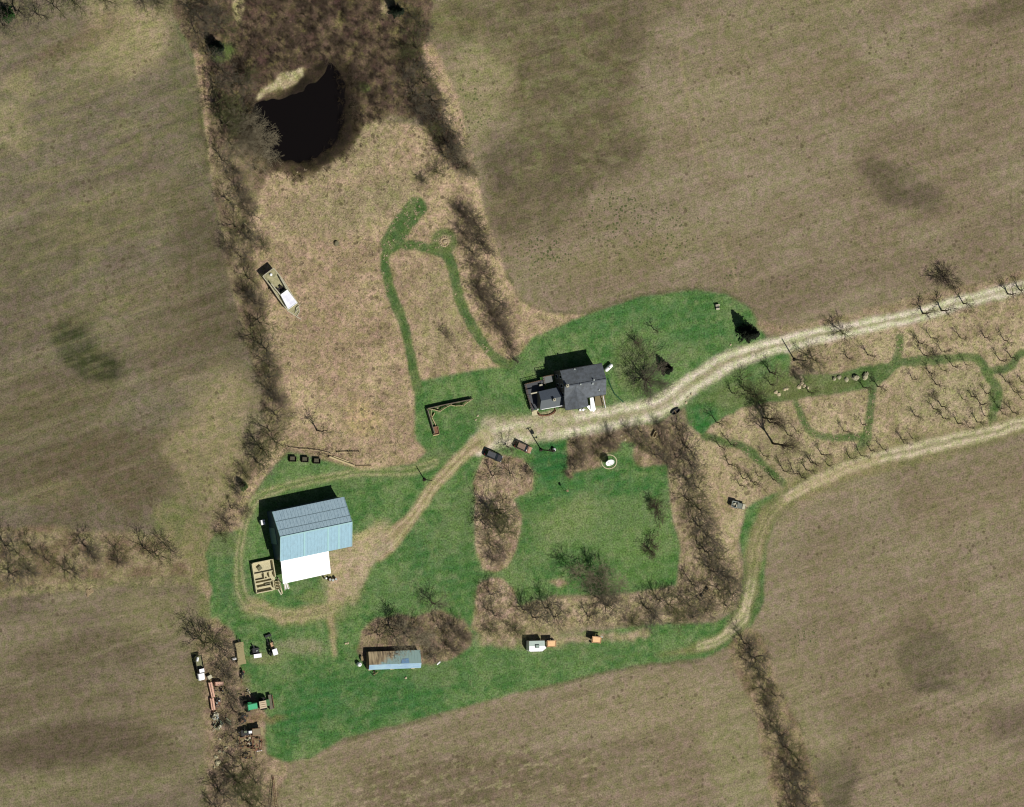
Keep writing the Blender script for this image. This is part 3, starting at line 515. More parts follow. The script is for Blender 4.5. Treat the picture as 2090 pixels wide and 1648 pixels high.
def grow(rng, out, p, d, L, r, lev, mx, kids, up, nseg=3, jit=.16):
    pts = [p]; dd = d
    for i in range(nseg):
        dd = (dd+Vector((rng.gauss(0, jit), rng.gauss(0, jit), rng.gauss(0, jit)+up))).normalized()
        q = p+dd*(L/nseg); r0 = r*(1-.62*i/nseg); r1 = r*(1-.62*(i+1)/nseg)
        out[lev].append((*p, *q, r0, r1)); p = q; pts.append((p, dd, r1))
    if lev >= mx: return
    for k in range(kids[lev]):
        f = rng.uniform(.3, 1.0) if k else 1.0
        i = min(nseg, max(1, int(math.ceil(f*nseg)))); bp, bd, br = pts[i]
        pa = pts[i-1] if isinstance(pts[i-1], Vector) else pts[i-1][0]
        bp = pa.lerp(bp, rng.uniform(.1, 1)) if k else bp
        a = rng.uniform(.35, 1.0) if k else rng.uniform(.05, .4)
        ax = bd.cross(Vector((rng.gauss(0, 1), rng.gauss(0, 1), rng.gauss(0, 1)))).normalized()
        nd = (Matrix.Rotation(a, 3, ax) @ bd).normalized()
        grow(rng, out, bp, nd, L*rng.uniform(.5, .78), max(br*.62, .012), lev+1, mx, kids, up, 3 if lev < 1 else 2, jit*1.15)
bark = mat('bark_dark', alb(98, 88, 72), .95, .3, 3, bump=.4, spec=.1)
twigm = mat('bare_twigs', alb(112, 106, 90), .95, .3, .8, spec=.1)
twigp = mat('purple_twigs', alb(128, 116, 98), .95, .22, .8, spec=.1)
twigl = mat('pale_twigs', alb(158, 148, 122), .95, .2, .8, spec=.1)
twigg = mat('greening_twigs', alb(112, 114, 76), .95, .22, .8, spec=.1)
def proto_tree(name, seed, h, spread, kids, mx, twig, trunk_h=.22, nl=5, up=.05, r=.2, twr=1.0):
    rng = random.Random(seed); out = [[] for _ in range(mx+1)]
    lean = Vector((rng.gauss(0, .06), rng.gauss(0, .06), 1)).normalized()
    p = Vector((0, 0, -.1)); T = []; n = 3; tr = r
    for i in range(n):
        q = p+(lean+Vector((rng.gauss(0, .05), rng.gauss(0, .05), 0)))*(h*trunk_h/n); T.append((*p, *q, tr, tr*.88)); tr *= .88; p = q
    for k in range(nl):
        az = 2*math.pi*(k+rng.uniform(-.3, .3))/nl; el = rng.uniform(.25, 1.0)*spread
        d = Vector((math.cos(az)*math.sin(el), math.sin(az)*math.sin(el), math.cos(el)))
        grow(rng, out, p, d, h*(1-trunk_h)*rng.uniform(.42, .58), tr*.7, 0, mx, kids, up)
    root = thing(name, None, 'tree'); 
    V, F = segs_np(T, 7); V1, F1 = segs_np(out[0], 5)
    mesh_np('trunk', np.r_[V, V1], np.r_[F, F1+len(V)], bark, root)
    S = [s for l in out[1:] for s in l]; S = np.array(S); S[:, 6:] = np.maximum(S[:, 6:], .016)*twr
    V, F = segs_np(S, 3); mesh_np('crown', V, F, twig, root)
    ext = np.percentile(np.hypot(V[:, 0], V[:, 1]), 90); root['_e'] = float(ext); root['_h'] = h
    return root
def proto_shrub(name, seed, h, stems, kids, mx, twig, spread=.8, cat='shrub', r=.05):
    rng = random.Random(seed); out = [[] for _ in range(mx+1)]
    for k in range(stems):
        az = rng.uniform(0, 6.28); el = rng.uniform(.05, 1)*spread; off = rng.uniform(0, .25)*h*.5
        d = Vector((math.cos(az)*math.sin(el), math.sin(az)*math.sin(el), math.cos(el)))
        grow(rng, out, Vector((math.cos(az)*off, math.sin(az)*off, -.05)), d, h*rng.uniform(.5, .75), r, 0, mx, kids, .03)
    root = thing(name, None, cat)
    V, F = segs_np(out[0], 4); mesh_np('stems', V, F, twigm, root)
    S = np.array([s for l in out[1:] for s in l]); S[:, 6:] = np.maximum(S[:, 6:], .014)
    V, F = segs_np(S, 3); mesh_np('crown', V, F, twig, root)
    root['_e'] = float(np.percentile(np.hypot(V[:, 0], V[:, 1]), 90)); root['_h'] = h
    return root
PROTO = {
 'big': [proto_tree('bare_tree', 11+i, 10, 1.05, (5, 4, 3, 2), 4, [twigm, twigm, twigg][i], .22, 6, .04, .32, 1.35) for i in range(3)],
 'pale': [proto_tree('bare_tree', 31+i, 10, 1.1, (5, 4, 4, 3), 4, twigl, .2, 6, .05, .2, 1.25) for i in range(2)],
 'mid': [proto_tree('bare_tree', 51+i, 7, 1.0, (5, 4, 2), 3, [twigm, twigg, twigm][i], .2, 6, .05, .2, 1.5) for i in range(3)],
 'dense': [proto_tree('bare_tree', 61+i, 6, 1.05, (6, 5, 4), 3, bark, .15, 7, .06, .2, 1.5) for i in range(2)],
 'house': [proto_tree('bare_tree', 66, 10, 1.15, (6, 5, 4, 2), 4, twigm, .16, 8, .06, .36, 1.0)],
 'orch': [proto_tree('orchard_tree', 71+i, 5, .6, (4, 3, 2), 3, bark, .36, 4, .14, .16, 1.15) for i in range(4)],
 'tall': [proto_tree('poplar_tree', 81+i, 15, .30, (6, 5, 3), 3, bark, .35, 6, .10, .36, 1.1) for i in range(2)],
 'shrub': [proto_shrub('bare_shrub', 91+i, 3, 14, (4, 4, 2), 3, [twigm, twigg, twigm][i], .95) for i in range(3)],
 'purple': [proto_shrub('bare_shrub', 95+i, 3.4, 15, (4, 4, 2), 3, twigp, .9) for i in range(2)],
}
USED = set(); NT = [0]
def plant(kind, px, py, h, rad, label, group, rng, center=True, cat=None, name=None):
    """px,py = middle of what the survey shows of crown+shadow; rad in metres"""
    pr = PROTO[kind]; k = rng.randrange(len(pr)); src = pr[k]
    o = src if (kind, k) not in USED else copytree(src); USED.add((kind, k))
    if center: py = py+1.35*h; px = px + 0.2*h
    p = W(px, py); o.location = (p.x, p.y, 0); o.rotation_euler = (0, 0, rng.uniform(0, 6.28))
    h *= .9; sh = h/src['_h']; sr = rad/src['_e']; o.scale = (sr, sr*rng.uniform(.92, 1.08), sh)
    tag(o, label, cat or src['category'], group); 
    return o
RNG = random.Random(5)
# rows: (kind, list of (px,py,h,r), label pattern, group)
def row(items, noun, where, start, group):
    n = len(items)
    for i, it in enumerate(items):
        kind, px, py, h, r = it[:5]; tone = {'big': 'bare grey', 'pale': 'pale bare', 'mid': 'bare brown', 'orch': 'small bare', 'dense': 'dark bare', 'house': 'big bare', 'tall': 'tall slender bare', 'shrub': 'low bare', 'purple': 'purplish bare'}[kind]
        nn = {'shrub': 'shrub', 'purple': 'shrub'}.get(kind, noun)
        lab = it[5] if len(it) > 5 else f'{tone} {nn}, {ORD[i]} {where}'
        plant(kind, px, py, h, r, lab, group, RNG)
row([('mid', 432, 160, 6, 2.6), ('big', 440, 205, 8, 3.6), ('big', 452, 240, 9, 4.2), ('pale', 478, 232, 9, 3.8), ('pale', 495, 262, 9, 4.4), ('pale', 520, 268, 8, 4.0), ('mid', 505, 225, 7, 3.4), ('pale', 512, 295, 9, 5.0, 'wide pale bare tree leaning over the west shore of the pond'), ('pale', 470, 285, 8, 3.6), ('mid', 452, 320, 6, 3.0), ('shrub', 475, 345, 3, 2), ('mid', 478, 372, 6, 3.2), ('mid', 462, 400, 6, 3.0), ('purple', 492, 405, 4, 3), ('mid', 508, 432, 6, 2.8), ('mid', 478, 455, 6, 3), ('shrub', 500, 480, 4, 3), ('purple', 470, 500, 5, 3), ('mid', 488, 515, 6, 2.6), ('shrub', 535, 500, 2.5, 2.2), ('mid', 505, 560, 6, 3), ('shrub', 500, 592, 4, 2.6), ('purple', 520, 615, 4.5, 2.8)], 'tree', 'down the upper west hedgerow beside the pond and boat', 'upper', 'trees and shrubs of the west hedgerow')
row([('mid', 528, 650, 7, 3.2), ('mid', 515, 680, 7, 3.4), ('big', 538, 700, 8, 4.2), ('mid', 540, 735, 6, 3.2), ('shrub', 545, 765, 4, 2.6), ('mid', 552, 795, 6, 2.8), ('purple', 560, 812, 4, 2.4), ('mid', 560, 838, 7, 3.2), ('mid', 548, 870, 7, 3.6), ('big', 530, 905, 8, 4), ('mid', 560, 895, 6, 3), ('mid', 522, 935, 6, 3.2), ('shrub', 500, 962, 3.5, 2.6), ('shrub', 482, 995, 3.5, 2.6), ('mid', 470, 1030, 5, 2.8), ('purple', 462, 1062, 3, 2.6), ('purple', 498, 1040, 2.6, 2), ('shrub', 450, 1085, 2.4, 2)], 'tree', 'down the lower west hedgerow from boat to barn', 'upper', 'trees and shrubs of the west hedgerow')
row([('mid', 8, 1105, 7, 3.4), ('mid', 32, 1118, 8, 3.6), ('mid', 62, 1112, 7, 3.2), ('big', 18, 1160, 7, 3.6), ('shrub', 55, 1160, 4, 2.8), ('mid', 92, 1135, 5, 2.4), ('mid', 128, 1155, 6, 3), ('mid', 150, 1162, 6, 3), ('mid', 172, 1105, 7, 3.2), ('purple', 190, 1135, 4, 2.4), ('mid', 235, 1115, 6, 2.4), ('purple', 240, 1145, 3.4, 2), ('mid', 292, 1110, 7, 3.0), ('mid', 318, 1125, 7, 3), ('mid', 336, 1105, 6, 2.4), ('mid', 350, 1120, 4, 2)], 'tree', 'from the left in the hedge between the west fields', 'photo\'s', 'trees in the hedge between the two west fields')
row([('big', 30, 12, 8, 4.4), ('mid', 75, 20, 7, 3.6), ('mid', 110, 5, 7, 3.4), ('mid', 5, 45, 6, 3), ('mid', 150, 0, 6, 3), ('mid', 210, -6, 6, 3), ('shrub', 290, -4, 4, 3), ('shrub', 320, 0, 4, 2.5)], 'tree', 'from the left along the wood at the upper left', 'photo', 'trees at the upper left corner')
row([('mid', 385, 10, 7, 3.6), ('big', 408, 30, 8, 3.8), ('mid', 430, 15, 7, 3.4), ('mid', 398, 60, 6, 3), ('mid', 450, 50, 6, 3), ('mid', 420, 105, 5, 2.6), ('mid', 455, 140, 6, 3.2), ('shrub', 485, 165, 4, 3), ('mid', 475, 185, 6, 3), ('shrub', 505, 150, 4, 2.6)], 'tree', 'down from the top edge left of the pond', 'photo\'s', 'trees left of the pond')
row([('mid', 812, 15, 6, 2.6), ('mid', 838, 25, 7, 3.4), ('mid', 828, 58, 6, 3), ('mid', 858, 45, 7, 3.2), ('mid', 846, 88, 7, 3.4), ('shrub', 822, 105, 4, 2.8), ('mid', 850, 125, 7, 3.2), ('shrub', 828, 150, 4, 3), ('mid', 862, 160, 7, 3.6), ('mid', 842, 185, 6, 3.2), ('big', 880, 195, 8, 4), ('shrub', 850, 220, 4, 3), ('mid', 885, 232, 7, 3.6), ('mid', 905, 255, 7, 3.6), ('shrub', 878, 262, 3.5, 2.6), ('big', 915, 290, 8, 4.2), ('mid', 905, 312, 6, 3), ('pale', 938, 322, 7, 3.8), ('mid', 952, 340, 5, 2.6), ('shrub', 888, 345, 3, 2.4), ('shrub', 862, 365, 2.6, 2)], 'tree', 'down from the top edge right of the pond', 'photo\'s', 'trees and shrubs right of the pond')
row([('purple', 938, 425, 4, 2.6), ('purple', 955, 445, 5, 3.2), ('mid', 972, 452, 6, 3.2), ('purple', 945, 470, 5, 3), ('mid', 965, 478, 6, 3.6), ('purple', 985, 492, 5, 2.8), ('mid', 960, 505, 6, 3), ('mid', 990, 510, 5, 2.8), ('purple', 962, 535, 4, 2.6), ('purple', 985, 550, 4, 2.8), ('purple', 975, 582, 5, 3), ('mid', 1000, 575, 5, 2.6), ('purple', 985, 605, 4.5, 3), ('mid', 1008, 605, 5, 2.8), ('purple', 1000, 635, 4.5, 3), ('purple', 1022, 632, 4, 2.6), ('purple', 1012, 660, 4, 2.8), ('purple', 1028, 680, 3.6, 2.4), ('purple', 1042, 705, 3, 2), ('shrub', 1048, 730, 2.4, 1.6)], 'tree', 'down the purple thicket beside the mown path', 'top', 'thicket beside the meadow path')
row([('purple', 908, 684, 3, 2.1, 'round bare shrub alone in the meadow between two mown paths'), ('house', 1312, 762, 9, 5.6, 'big spreading bare tree on the lawn right of the house'), ('purple', 1296, 698, 3, 1.9, 'small rusty shrub above the big tree by the house'), ('orch', 1334, 668, 4, 1.2, 'thin bare sapling on the lawn above the driveway'), ('orch', 645, 868, 8, 2.2, 'lone thin bare tree above the split rail fence in the meadow'), ('dense', 1926, 562, 4.5, 3.5, 'round bare tree standing alone at the edge of the upper right field')], 'tree', '', '', 'single trees')
row([('mid', 1002, 962, 6, 3.4), ('mid', 1034, 905, 5, 2.6), ('mid', 1040, 960, 5, 2.8), ('shrub', 1072, 960, 2.6, 2), ('big', 1000, 1030, 8, 4.2), ('mid', 1022, 1040, 7, 3.4), ('mid', 985, 1060, 6, 3), ('big', 1018, 1075, 8, 4.2), ('mid', 1000, 1105, 6, 3), ('purple', 1028, 1120, 3, 2.4), ('purple', 1005, 1140, 3.4, 2.4), ('mid', 998, 1205, 6, 2.8), ('mid', 990, 1235, 6, 2.6), ('mid', 1008, 1250, 5, 2.2)], 'tree', 'down from the driveway in the two straw beds', 'end nearest the', 'trees in the long straw beds')
row([('mid', 1065, 1235, 7, 3), ('mid', 1085, 1250, 7, 3.2), ('mid', 1110, 1232, 7, 3), ('mid', 1128, 1250, 7, 3.2), ('mid', 1145, 1240, 5, 2.4), ('pale', 1172, 1160, 8, 3.8), ('pale', 1212, 1172, 8.5, 4.4), ('pale', 1236, 1190, 8, 3.6), ('house', 1232, 1222, 9, 4.4), ('mid', 1198, 1250, 6, 3), ('shrub', 1050, 1280, 2.6, 2.6), ('shrub', 1000, 1285, 2.4, 2.4), ('mid', 1318, 1232, 7, 3.4), ('mid', 1340, 1215, 7, 3.4), ('mid', 1362, 1225, 7, 3), ('mid', 1385, 1218, 7, 3), ('mid', 1405, 1228, 6, 3), ('shrub', 1330, 1262, 3, 3), ('shrub', 1290, 1265, 3, 2.6), ('shrub', 1380, 1262, 3, 2.8), ('mid', 1425, 1215, 6, 3)], 'tree', 'in the long bed below the square lawn', 'left end of the', 'trees along the lower edge of the square lawn')
row([('mid', 1382, 872, 5, 2.8), ('mid', 1400, 905, 6, 3.4), ('mid', 1378, 925, 6, 3), ('mid', 1408, 940, 7, 3.4), ('big', 1398, 968, 8, 4), ('mid', 1420, 985, 7, 3.2), ('mid', 1400, 1010, 7, 3.4), ('mid', 1425, 1030, 7, 3.2), ('big', 1422, 1062, 8, 3.8), ('mid', 1440, 1085, 7, 3.4), ('big', 1438, 1115, 8, 4.0), ('mid', 1462, 1130, 7, 3.2), ('mid', 1448, 1155, 7, 3.4), ('big', 1475, 1165, 8, 3.8), ('mid', 1465, 1195, 7, 3.2), ('mid', 1490, 1205, 6, 3.2), ('mid', 1412, 1185, 7, 3.6), ('mid', 1480, 1230, 5, 2.8), ('purple', 1440, 1240, 4, 3), ('shrub', 1410, 1255, 3, 2.6)], 'tree', 'down the hedgerow right of the square lawn', 'end nearest the', 'hedgerow right of the square lawn')
row([('purple', 1178, 912, 3, 2.6), ('purple', 1185, 935, 3, 2.4), ('shrub', 1170, 945, 2.6, 2), ('purple', 1160, 964, 2.2, 1.4), ('purple', 1222, 900, 3.6, 2.2), ('purple', 1242, 885, 3.6, 2.4), ('purple', 1245, 910, 3, 2.2), ('shrub', 1220, 925, 3, 1.8), ('shrub', 1285, 880, 3, 2.2), ('mid', 1305, 875, 4, 2), ('shrub', 1310, 905, 3, 2.4), ('mid', 1330, 920, 5, 2.6), ('purple', 1350, 900, 4, 2.6), ('purple', 1345, 865, 3, 2.2), ('mid', 1355, 935, 5, 2.6)], 'tree', 'in the shrub beds around the satellite dish', 'lower', 'shrubs around the satellite dish')
row([('dense', 1322, 1114, 3.4, 2.8, 'small dark bare tree alone on the square lawn, lower of two'), ('dense', 1338, 1033, 3.6, 3.0, 'bare tree alone on the square lawn near its right hedgerow, upper of two'), ('big', 795, 1272, 8, 4.2), ('pale', 828, 1288, 8.5, 5.2), ('mid', 770, 1288, 6, 2.8), ('big', 880, 1222, 7, 3.2, 'bare tree with forked trunk at the upper rim of the shed thicket'), ('mid', 895, 1275, 6, 3), ('purple', 925, 1285, 4, 3), ('purple', 905, 1310, 4, 3), ('purple', 945, 1300, 3, 2), ('shrub', 880, 1335, 3, 2.6), ('purple', 870, 1300, 4, 2.6), ('shrub', 925, 1325, 3, 2)], 'tree', 'in the thicket above the rusty blue shed', 'one counted from', 'trees above the rusty blue shed')
row([('big', 412, 1300, 9, 4.0), ('big', 440, 1308, 8, 4.4), ('mid', 462, 1335, 5, 2.8), ('mid', 448, 1362, 4, 2.4), ('shrub', 470, 1378, 3, 2.4), ('mid', 470, 1415, 5, 2.8), ('mid', 478, 1445, 5, 2.6), ('shrub', 462, 1470, 3, 2.2), ('mid', 475, 1500, 5, 2.6), ('mid', 470, 1535, 6, 3.2), ('mid', 495, 1560, 7, 3.4), ('big', 478, 1582, 8, 4.2), ('mid', 520, 1590, 6, 3), ('big', 450, 1610, 8, 4), ('big', 495, 1622, 8, 4.2), ('mid', 530, 1632, 6, 2.8), ('mid', 440, 1640, 7, 3.4), ('mid', 515, 1655, 6, 3)], 'tree', 'down the row among the scrapped machinery', 'tree at the', 'trees among the scrapped machinery')
row([('mid', 1518, 1305, 7, 3), ('big', 1532, 1330, 8, 3.6), ('mid', 1540, 1355, 7, 3.2), ('mid', 1552, 1375, 6, 2.8), ('mid', 1555, 1400, 6, 2.6), ('mid', 1578, 1410, 6, 2.8), ('shrub', 1562, 1432, 3.4, 2.6), ('mid', 1572, 1465, 6, 2.8), ('big', 1588, 1490, 8, 3.6), ('mid', 1598, 1515, 7, 3.2), ('mid', 1615, 1530, 7, 3.2), ('big', 1605, 1555, 8, 3.6), ('mid', 1630, 1560, 6, 3), ('mid', 1615, 1592, 6, 3), ('mid', 1632, 1605, 7, 3.2), ('mid', 1612, 1625, 6, 3), ('mid', 1640, 1635, 6, 3), ('mid', 1622, 1655, 6, 3)], 'tree', 'down the hedgerow between the lower right fields', 'top', 'hedgerow between the lower right fields')
# orchard: bases
orch_pts = [(x, y) for x, y in [(1462, 862), (1572, 785), (1494, 802), (1520, 798), (1538, 806), (1625, 880), (1608, 888), (1558, 930), (1487, 948), (1510, 992), (1516, 977), (1578, 979), (1621, 966), (1646, 960), (1677, 928), (1791, 789), (1722, 880), (1760, 867), (1777, 920), (1801, 917), (1839, 897), (1862, 896), (1897, 761), (1922, 755), (1945, 748), (1911, 785), (1971, 745), (1862, 774), (1762, 791), (1905, 835), (1925, 854), (1955, 865), (1978, 873), (1994, 862), (2010, 849), (2001, 825), (2012, 803), (2047, 845), (2067, 842), (2037, 832), (1965, 815), (1868, 850), (1885, 725), (1921, 717), (1730, 731), (1771, 725), (2040, 735), (2063, 730), (2053, 780), (2085, 780), (2070, 800), (2086, 816), (1492, 908), (1469, 912), (1921, 830), (1983, 810), (1533, 984), (1547, 972), (1660, 945), (1690, 950), (1636, 975), (1540, 990), (1600, 962), (1735, 935), (1757, 930), (1960, 690), (2010, 690), (2050, 695), (1900, 690), (1875, 700), (1660, 735), (1845, 905), (1650, 800), (1655, 945)]]
for i, (x, y) in enumerate(sorted(orch_pts)):
    h = RNG.uniform(3.8, 5.8) * (1.15 if i % 5 == 0 else 1)
    k = i
    plant('orch', x, y, h, RNG.uniform(.85, 1.4), None, 'orchard trees in the rough grass', RNG, center=False)['_ord'] = k
oo = [o for o in SC.objects if o.get('_ord') is not None]; oo.sort(key=lambda o: o['_ord'])
bands = ['above the wide mown path', 'between mown paths']
tens = ['', 'tenth', 'twentieth', 'thirtieth', 'fortieth', 'fiftieth', 'sixtieth', 'seventieth', 'eightieth']
tw = ['', '', 'twenty', 'thirty', 'forty', 'fifty', 'sixty', 'seventy', 'eighty']
for i, o in enumerate(oo):
    n = i+1; s = ORD[i] if n <= 19 else (tens[n//10] if n % 10 == 0 else tw[n//10]+'-'+ORD[n % 10-1])
    o['label'] = f'small bare orchard tree, {s} from the left end of the orchard'; del o['_ord']
for (x, y, h, r, lab) in [(1577, 905, 15, 3.0, 'tallest slender bare tree in the lower left of the orchard'), (1558, 853, 11, 2.2, 'tall slender bare tree just above the tallest orchard tree'), (1570, 862, 9, 2.0, 'slender bare tree right beside the second tallest orchard tree')]:
    plant('tall', x, y, h, r, lab, 'tall poplars in the orchard', RNG, center=False)
for (k, x, y, h, r, lab) in [('mid', 1648, 722, 7, 3.4, 'bushy bare tree beside the pole at the driveway bend'), ('mid', 1718, 672, 7, 3, 'bare tree overhanging the driveway, first right of the pole'), ('mid', 1700, 660, 5, 2.4, 'small bare tree on the driveway verge left of its bigger neighbour'), ('orch', 1882, 632, 6, 2.2, 'bare verge tree on the driveway, third left of the right edge'), ('orch', 1920, 625, 7, 2.2, 'bare verge tree whose shadow crosses the driveway below the round tree'), ('orch', 1965, 612, 6, 2, 'bare verge tree shading the driveway, second left of the right edge'), ('orch', 2055, 592, 6, 2.2, 'bare verge tree nearest the right edge of the driveway'), ('orch', 2080, 585, 5, 2, 'thin verge tree at the photo\'s right edge by the driveway'), ('mid', 1512, 768, 5, 2.4, 'low branching tree in the grass below the driveway bend'), ('mid', 1535, 800, 7, 3.6, 'dark bushy tree left of the pale boulders'), ('mid', 1550, 820, 7, 3.2, 'bushy bare tree above the tall orchard poplars'), ('orch', 1570, 752, 6, 2.2, 'bare tree in the grass strip halfway to the pale boulders'), ('shrub', 1640, 745, 3.4, 2.6, 'low brown shrub under the bushy tree by the pole'), ('shrub', 1625, 770, 2.6, 1.8, 'low shrub at the left end of the wide mown path'), ('shrub', 1905, 722, 2.4, 1.4, 'small dark shrub above the upper mown orchard path'), ('purple', 1903, 803, 2.2, 1.2, 'small dark shrub in the middle of the large orchard plot')]:
    plant(k, x, y, h, r, lab, 'trees along the driveway and orchard edge', RNG)
# conifers
def conifer(px, py, h, r, label, seed, dens=1.0, col=(58, 66, 44)):
    rng = random.Random(seed); p = W(px, py); t = thing('conifer_tree', label, 'tree', (p.x, p.y, 0), 0, 'evergreen trees')
    V, F = segs_np([(0, 0, -.1, 0, 0, h*.5, h*.022, h*.015), (0, 0, h*.5, 0, 0, h*.98, h*.015, .02)], 7); mesh_np('trunk', V, F, bark, t)
    tri = []
    nb = int(34*dens*h/4)
    for b in range(nb):
        z = h*(.06+.92*(b/nb)**.9); L = r*(1-z/h)**.85*rng.uniform(.72, 1.15)+.12; az = b*2.4+rng.uniform(-.3, .3)
        for q in range(int(10+L*16)):
            f = rng.uniform(.12, 1); wd = .34*L*(1-f)+.12; s = rng.gauss(0, wd*.7)
            x = math.cos(az)*L*f-math.sin(az)*s; y = math.sin(az)*L*f+math.cos(az)*s; zz = z-.22*L*f+rng.gauss(0, .07)
            c = Vector((x, y, zz)); e = rng.uniform(.12, .26); d1 = Vector((math.cos(az+rng.gauss(0, .5)), math.sin(az+rng.gauss(0, .5)), rng.gauss(-.1, .2)))*e; d2 = Vector((-d1.y, d1.x, rng.gauss(0, .5)*e))*.45
            tri.append((c-d1, c+d2, c+d1, c-d2))
    V = np.array([[tuple(v) for v in t4] for t4 in tri]).reshape(-1, 3); F = np.arange(len(V)).reshape(-1, 4)
    mesh_np('crown', V, F, mat('conifer_needles_%d' % seed, alb(*col), .9, .45, 2.5, spec=.15), t)
conifer(1521, 679, 8.6, 2.9, 'large dark evergreen on the lawn above the driveway bend', 3, 1.5, (34, 40, 28))
conifer(1356, 752, 5.2, 1.9, 'small dark evergreen right of the big bare tree', 4, 1.4, (28, 34, 24))
conifer(438, 98, 6, 2.4, 'dark evergreen in the thicket upper left of the pond', 5, 1.2, (40, 50, 34))
conifer(494, 992, 3.4, 1.5, 'small round evergreen at the hedgerow tip above the barn', 6, 1.2, (84, 100, 56))
conifer(805, 22, 6, 2.0, 'dark evergreen at the top edge right of the purple thicket', 7, 1.2, (40, 50, 34))
conifer(12, 30, 5, 2.6, 'green evergreen in the photo\'s upper left corner', 8, 1.2, (54, 92, 40))
# undergrowth that nobody could count: dense brush in the thickets
def inpoly(x, y, P):
    r = False
    for i in range(len(P)):
        ax, ay = P[i]; bx, by = P[(i+1) % len(P)]
        if (ay > y) != (by > y) and x < (bx-ax)*(y-ay)/(by-ay)+ax: r = not r
    return r
def brush(polys, n, name, m, label, seed, hmin=.5, hmax=1.6, sticks=16, rad=.02):
    rng = np.random.RandomState(seed); S = []
    for P in polys:
        P = np.array(P, float); a = P.min(0); b = P.max(0); area = 0
        for i in range(len(P)): area += P[i][0]*P[(i+1) % len(P)][1]-P[(i+1) % len(P)][0]*P[i][1]
        cnt = int(abs(area)/2*.0154*n); k = 0
        while k < cnt:
            x, y = a+(b-a)*rng.rand(2)
            if not inpoly(x, y, P): continue
            k += 1; g = W(x, y+4); h = rng.uniform(hmin, hmax)
            for j in range(sticks):
                az = rng.rand()*6.28; el = rng.rand()*1.25; L = h*rng.uniform(.5, 1.1)
                d = np.array([math.cos(az)*math.sin(el), math.sin(az)*math.sin(el), math.cos(el)*.9+.05])
                o = np.array([g.x, g.y, 0])+np.array([rng.randn()*.3, rng.randn()*.3, 0]); m1 = o+d*L*.55; e = m1+(d+rng.randn(3)*.45)*L*.45
                S.append((*o, *m1, rad, rad*.8)); S.append((*m1, *e, rad*.8, rad*.5))
                e2 = m1+(d+rng.randn(3)*.6)*L*.4; S.append((*m1, *e2, rad*.7, rad*.4))
    V, F = segs_np(S, 3); return tag(mesh_np(name, V, F, m), label, None, None, 'stuff')
brush([[(490, -40), (790, -40), (795, 120), (790, 240), (720, 260), (705, 150), (690, 120), (630, 145), (620, 130), (520, 180), (470, 120)]], .55, 'thicket', mat('thicket_stems', alb(108, 96, 80), .95, .3, .5, spec=.1, col2=alb(80, 68, 58)), 'purplish brown thicket of dense low brush above the pond', 1, .7, 2.0, 14, .028)
brush([[(380, -40), (490, -40), (500, 160), (525, 200), (530, 330), (500, 345), (440, 250), (400, 100)], [(790, -40), (870, -40), (870, 100), (905, 230), (960, 350), (930, 350), (870, 270), (790, 245)]], .22, 'brush', twigm, 'grey brown brush under the trees around the pond', 2, .6, 1.6, 12, .022)
brush([[(445, 320), (520, 360), (530, 470), (530, 580), (560, 700), (585, 800), (600, 900), (540, 950), (490, 1040), (455, 1110), (440, 1080), (500, 980), (520, 900), (535, 800), (505, 680), (470, 540), (450, 430)]], .11, 'brush', twigm, 'brown brush along the foot of the west hedgerow', 3, .5, 1.4, 12, .022)
brush([[(0, 1095), (100, 1090), (350, 1105), (360, 1150), (150, 1175), (0, 1185)], [(1505, 1300), (1535, 1290), (1570, 1380), (1610, 1450), (1660, 1640), (1600, 1640), (1570, 1500), (1535, 1420)], [(420, 1300), (470, 1290), (485, 1400), (490, 1560), (550, 1640), (430, 1640), (440, 1500)]], .08, 'brush', twigm, 'brown brush at the foot of the hedges around the lower fields', 4, .5, 1.3, 12, .022)
brush([[(1370, 880), (1410, 880), (1440, 960), (1450, 1060), (1490, 1130), (1510, 1210), (1440, 1258), (1300, 1268), (1300, 1240), (1410, 1200), (1415, 1110), (1380, 1000)], [(985, 1290), (1050, 1250), (1150, 1240), (1260, 1245), (1250, 1285), (1000, 1300)]], .07, 'brush', twigm, 'brown brush under the hedgerow round the square lawn', 5, .5, 1.2, 8, .02)
brush([[(740, 1300), (780, 1265), (860, 1262), (940, 1270), (960, 1300), (920, 1340), (880, 1350), (750, 1322)], [(930, 420), (1000, 440), (1005, 540), (1040, 640), (1050, 740), (1030, 720), (965, 600), (950, 500)], [(1162, 890), (1260, 875), (1390, 870), (1400, 930), (1290, 940), (1160, 955)]], .05, 'brush', twigm, 'grey brown brush filling the shed thicket, the meadow thicket and the shrub beds', 6, .4, 1.4, 12, .022)
brush([[(515, 250), (530, 330), (600, 350), (660, 345), (715, 300), (725, 200), (700, 130), (680, 110), (740, 160), (745, 290), (690, 350), (600, 372), (520, 345), (500, 260)], [(680, 130), (700, 140), (708, 240), (690, 300), (640, 335), (600, 335), (640, 320), (680, 280), (696, 220)]], .5, 'reeds', mat('dark_reeds', alb(84, 72, 52), .95, .35, .6, spec=.1), 'dark dead reeds along the murky rim of the pond', 8, .5, 1.5, 12, .02)
brush([[(590, 905), (660, 905), (735, 910), (730, 925), (680, 932), (600, 918)]], .6, 'brush', twigm, 'dark weedy brush caught along the rail fence above the barn', 7, .3, .9, 8, .02)
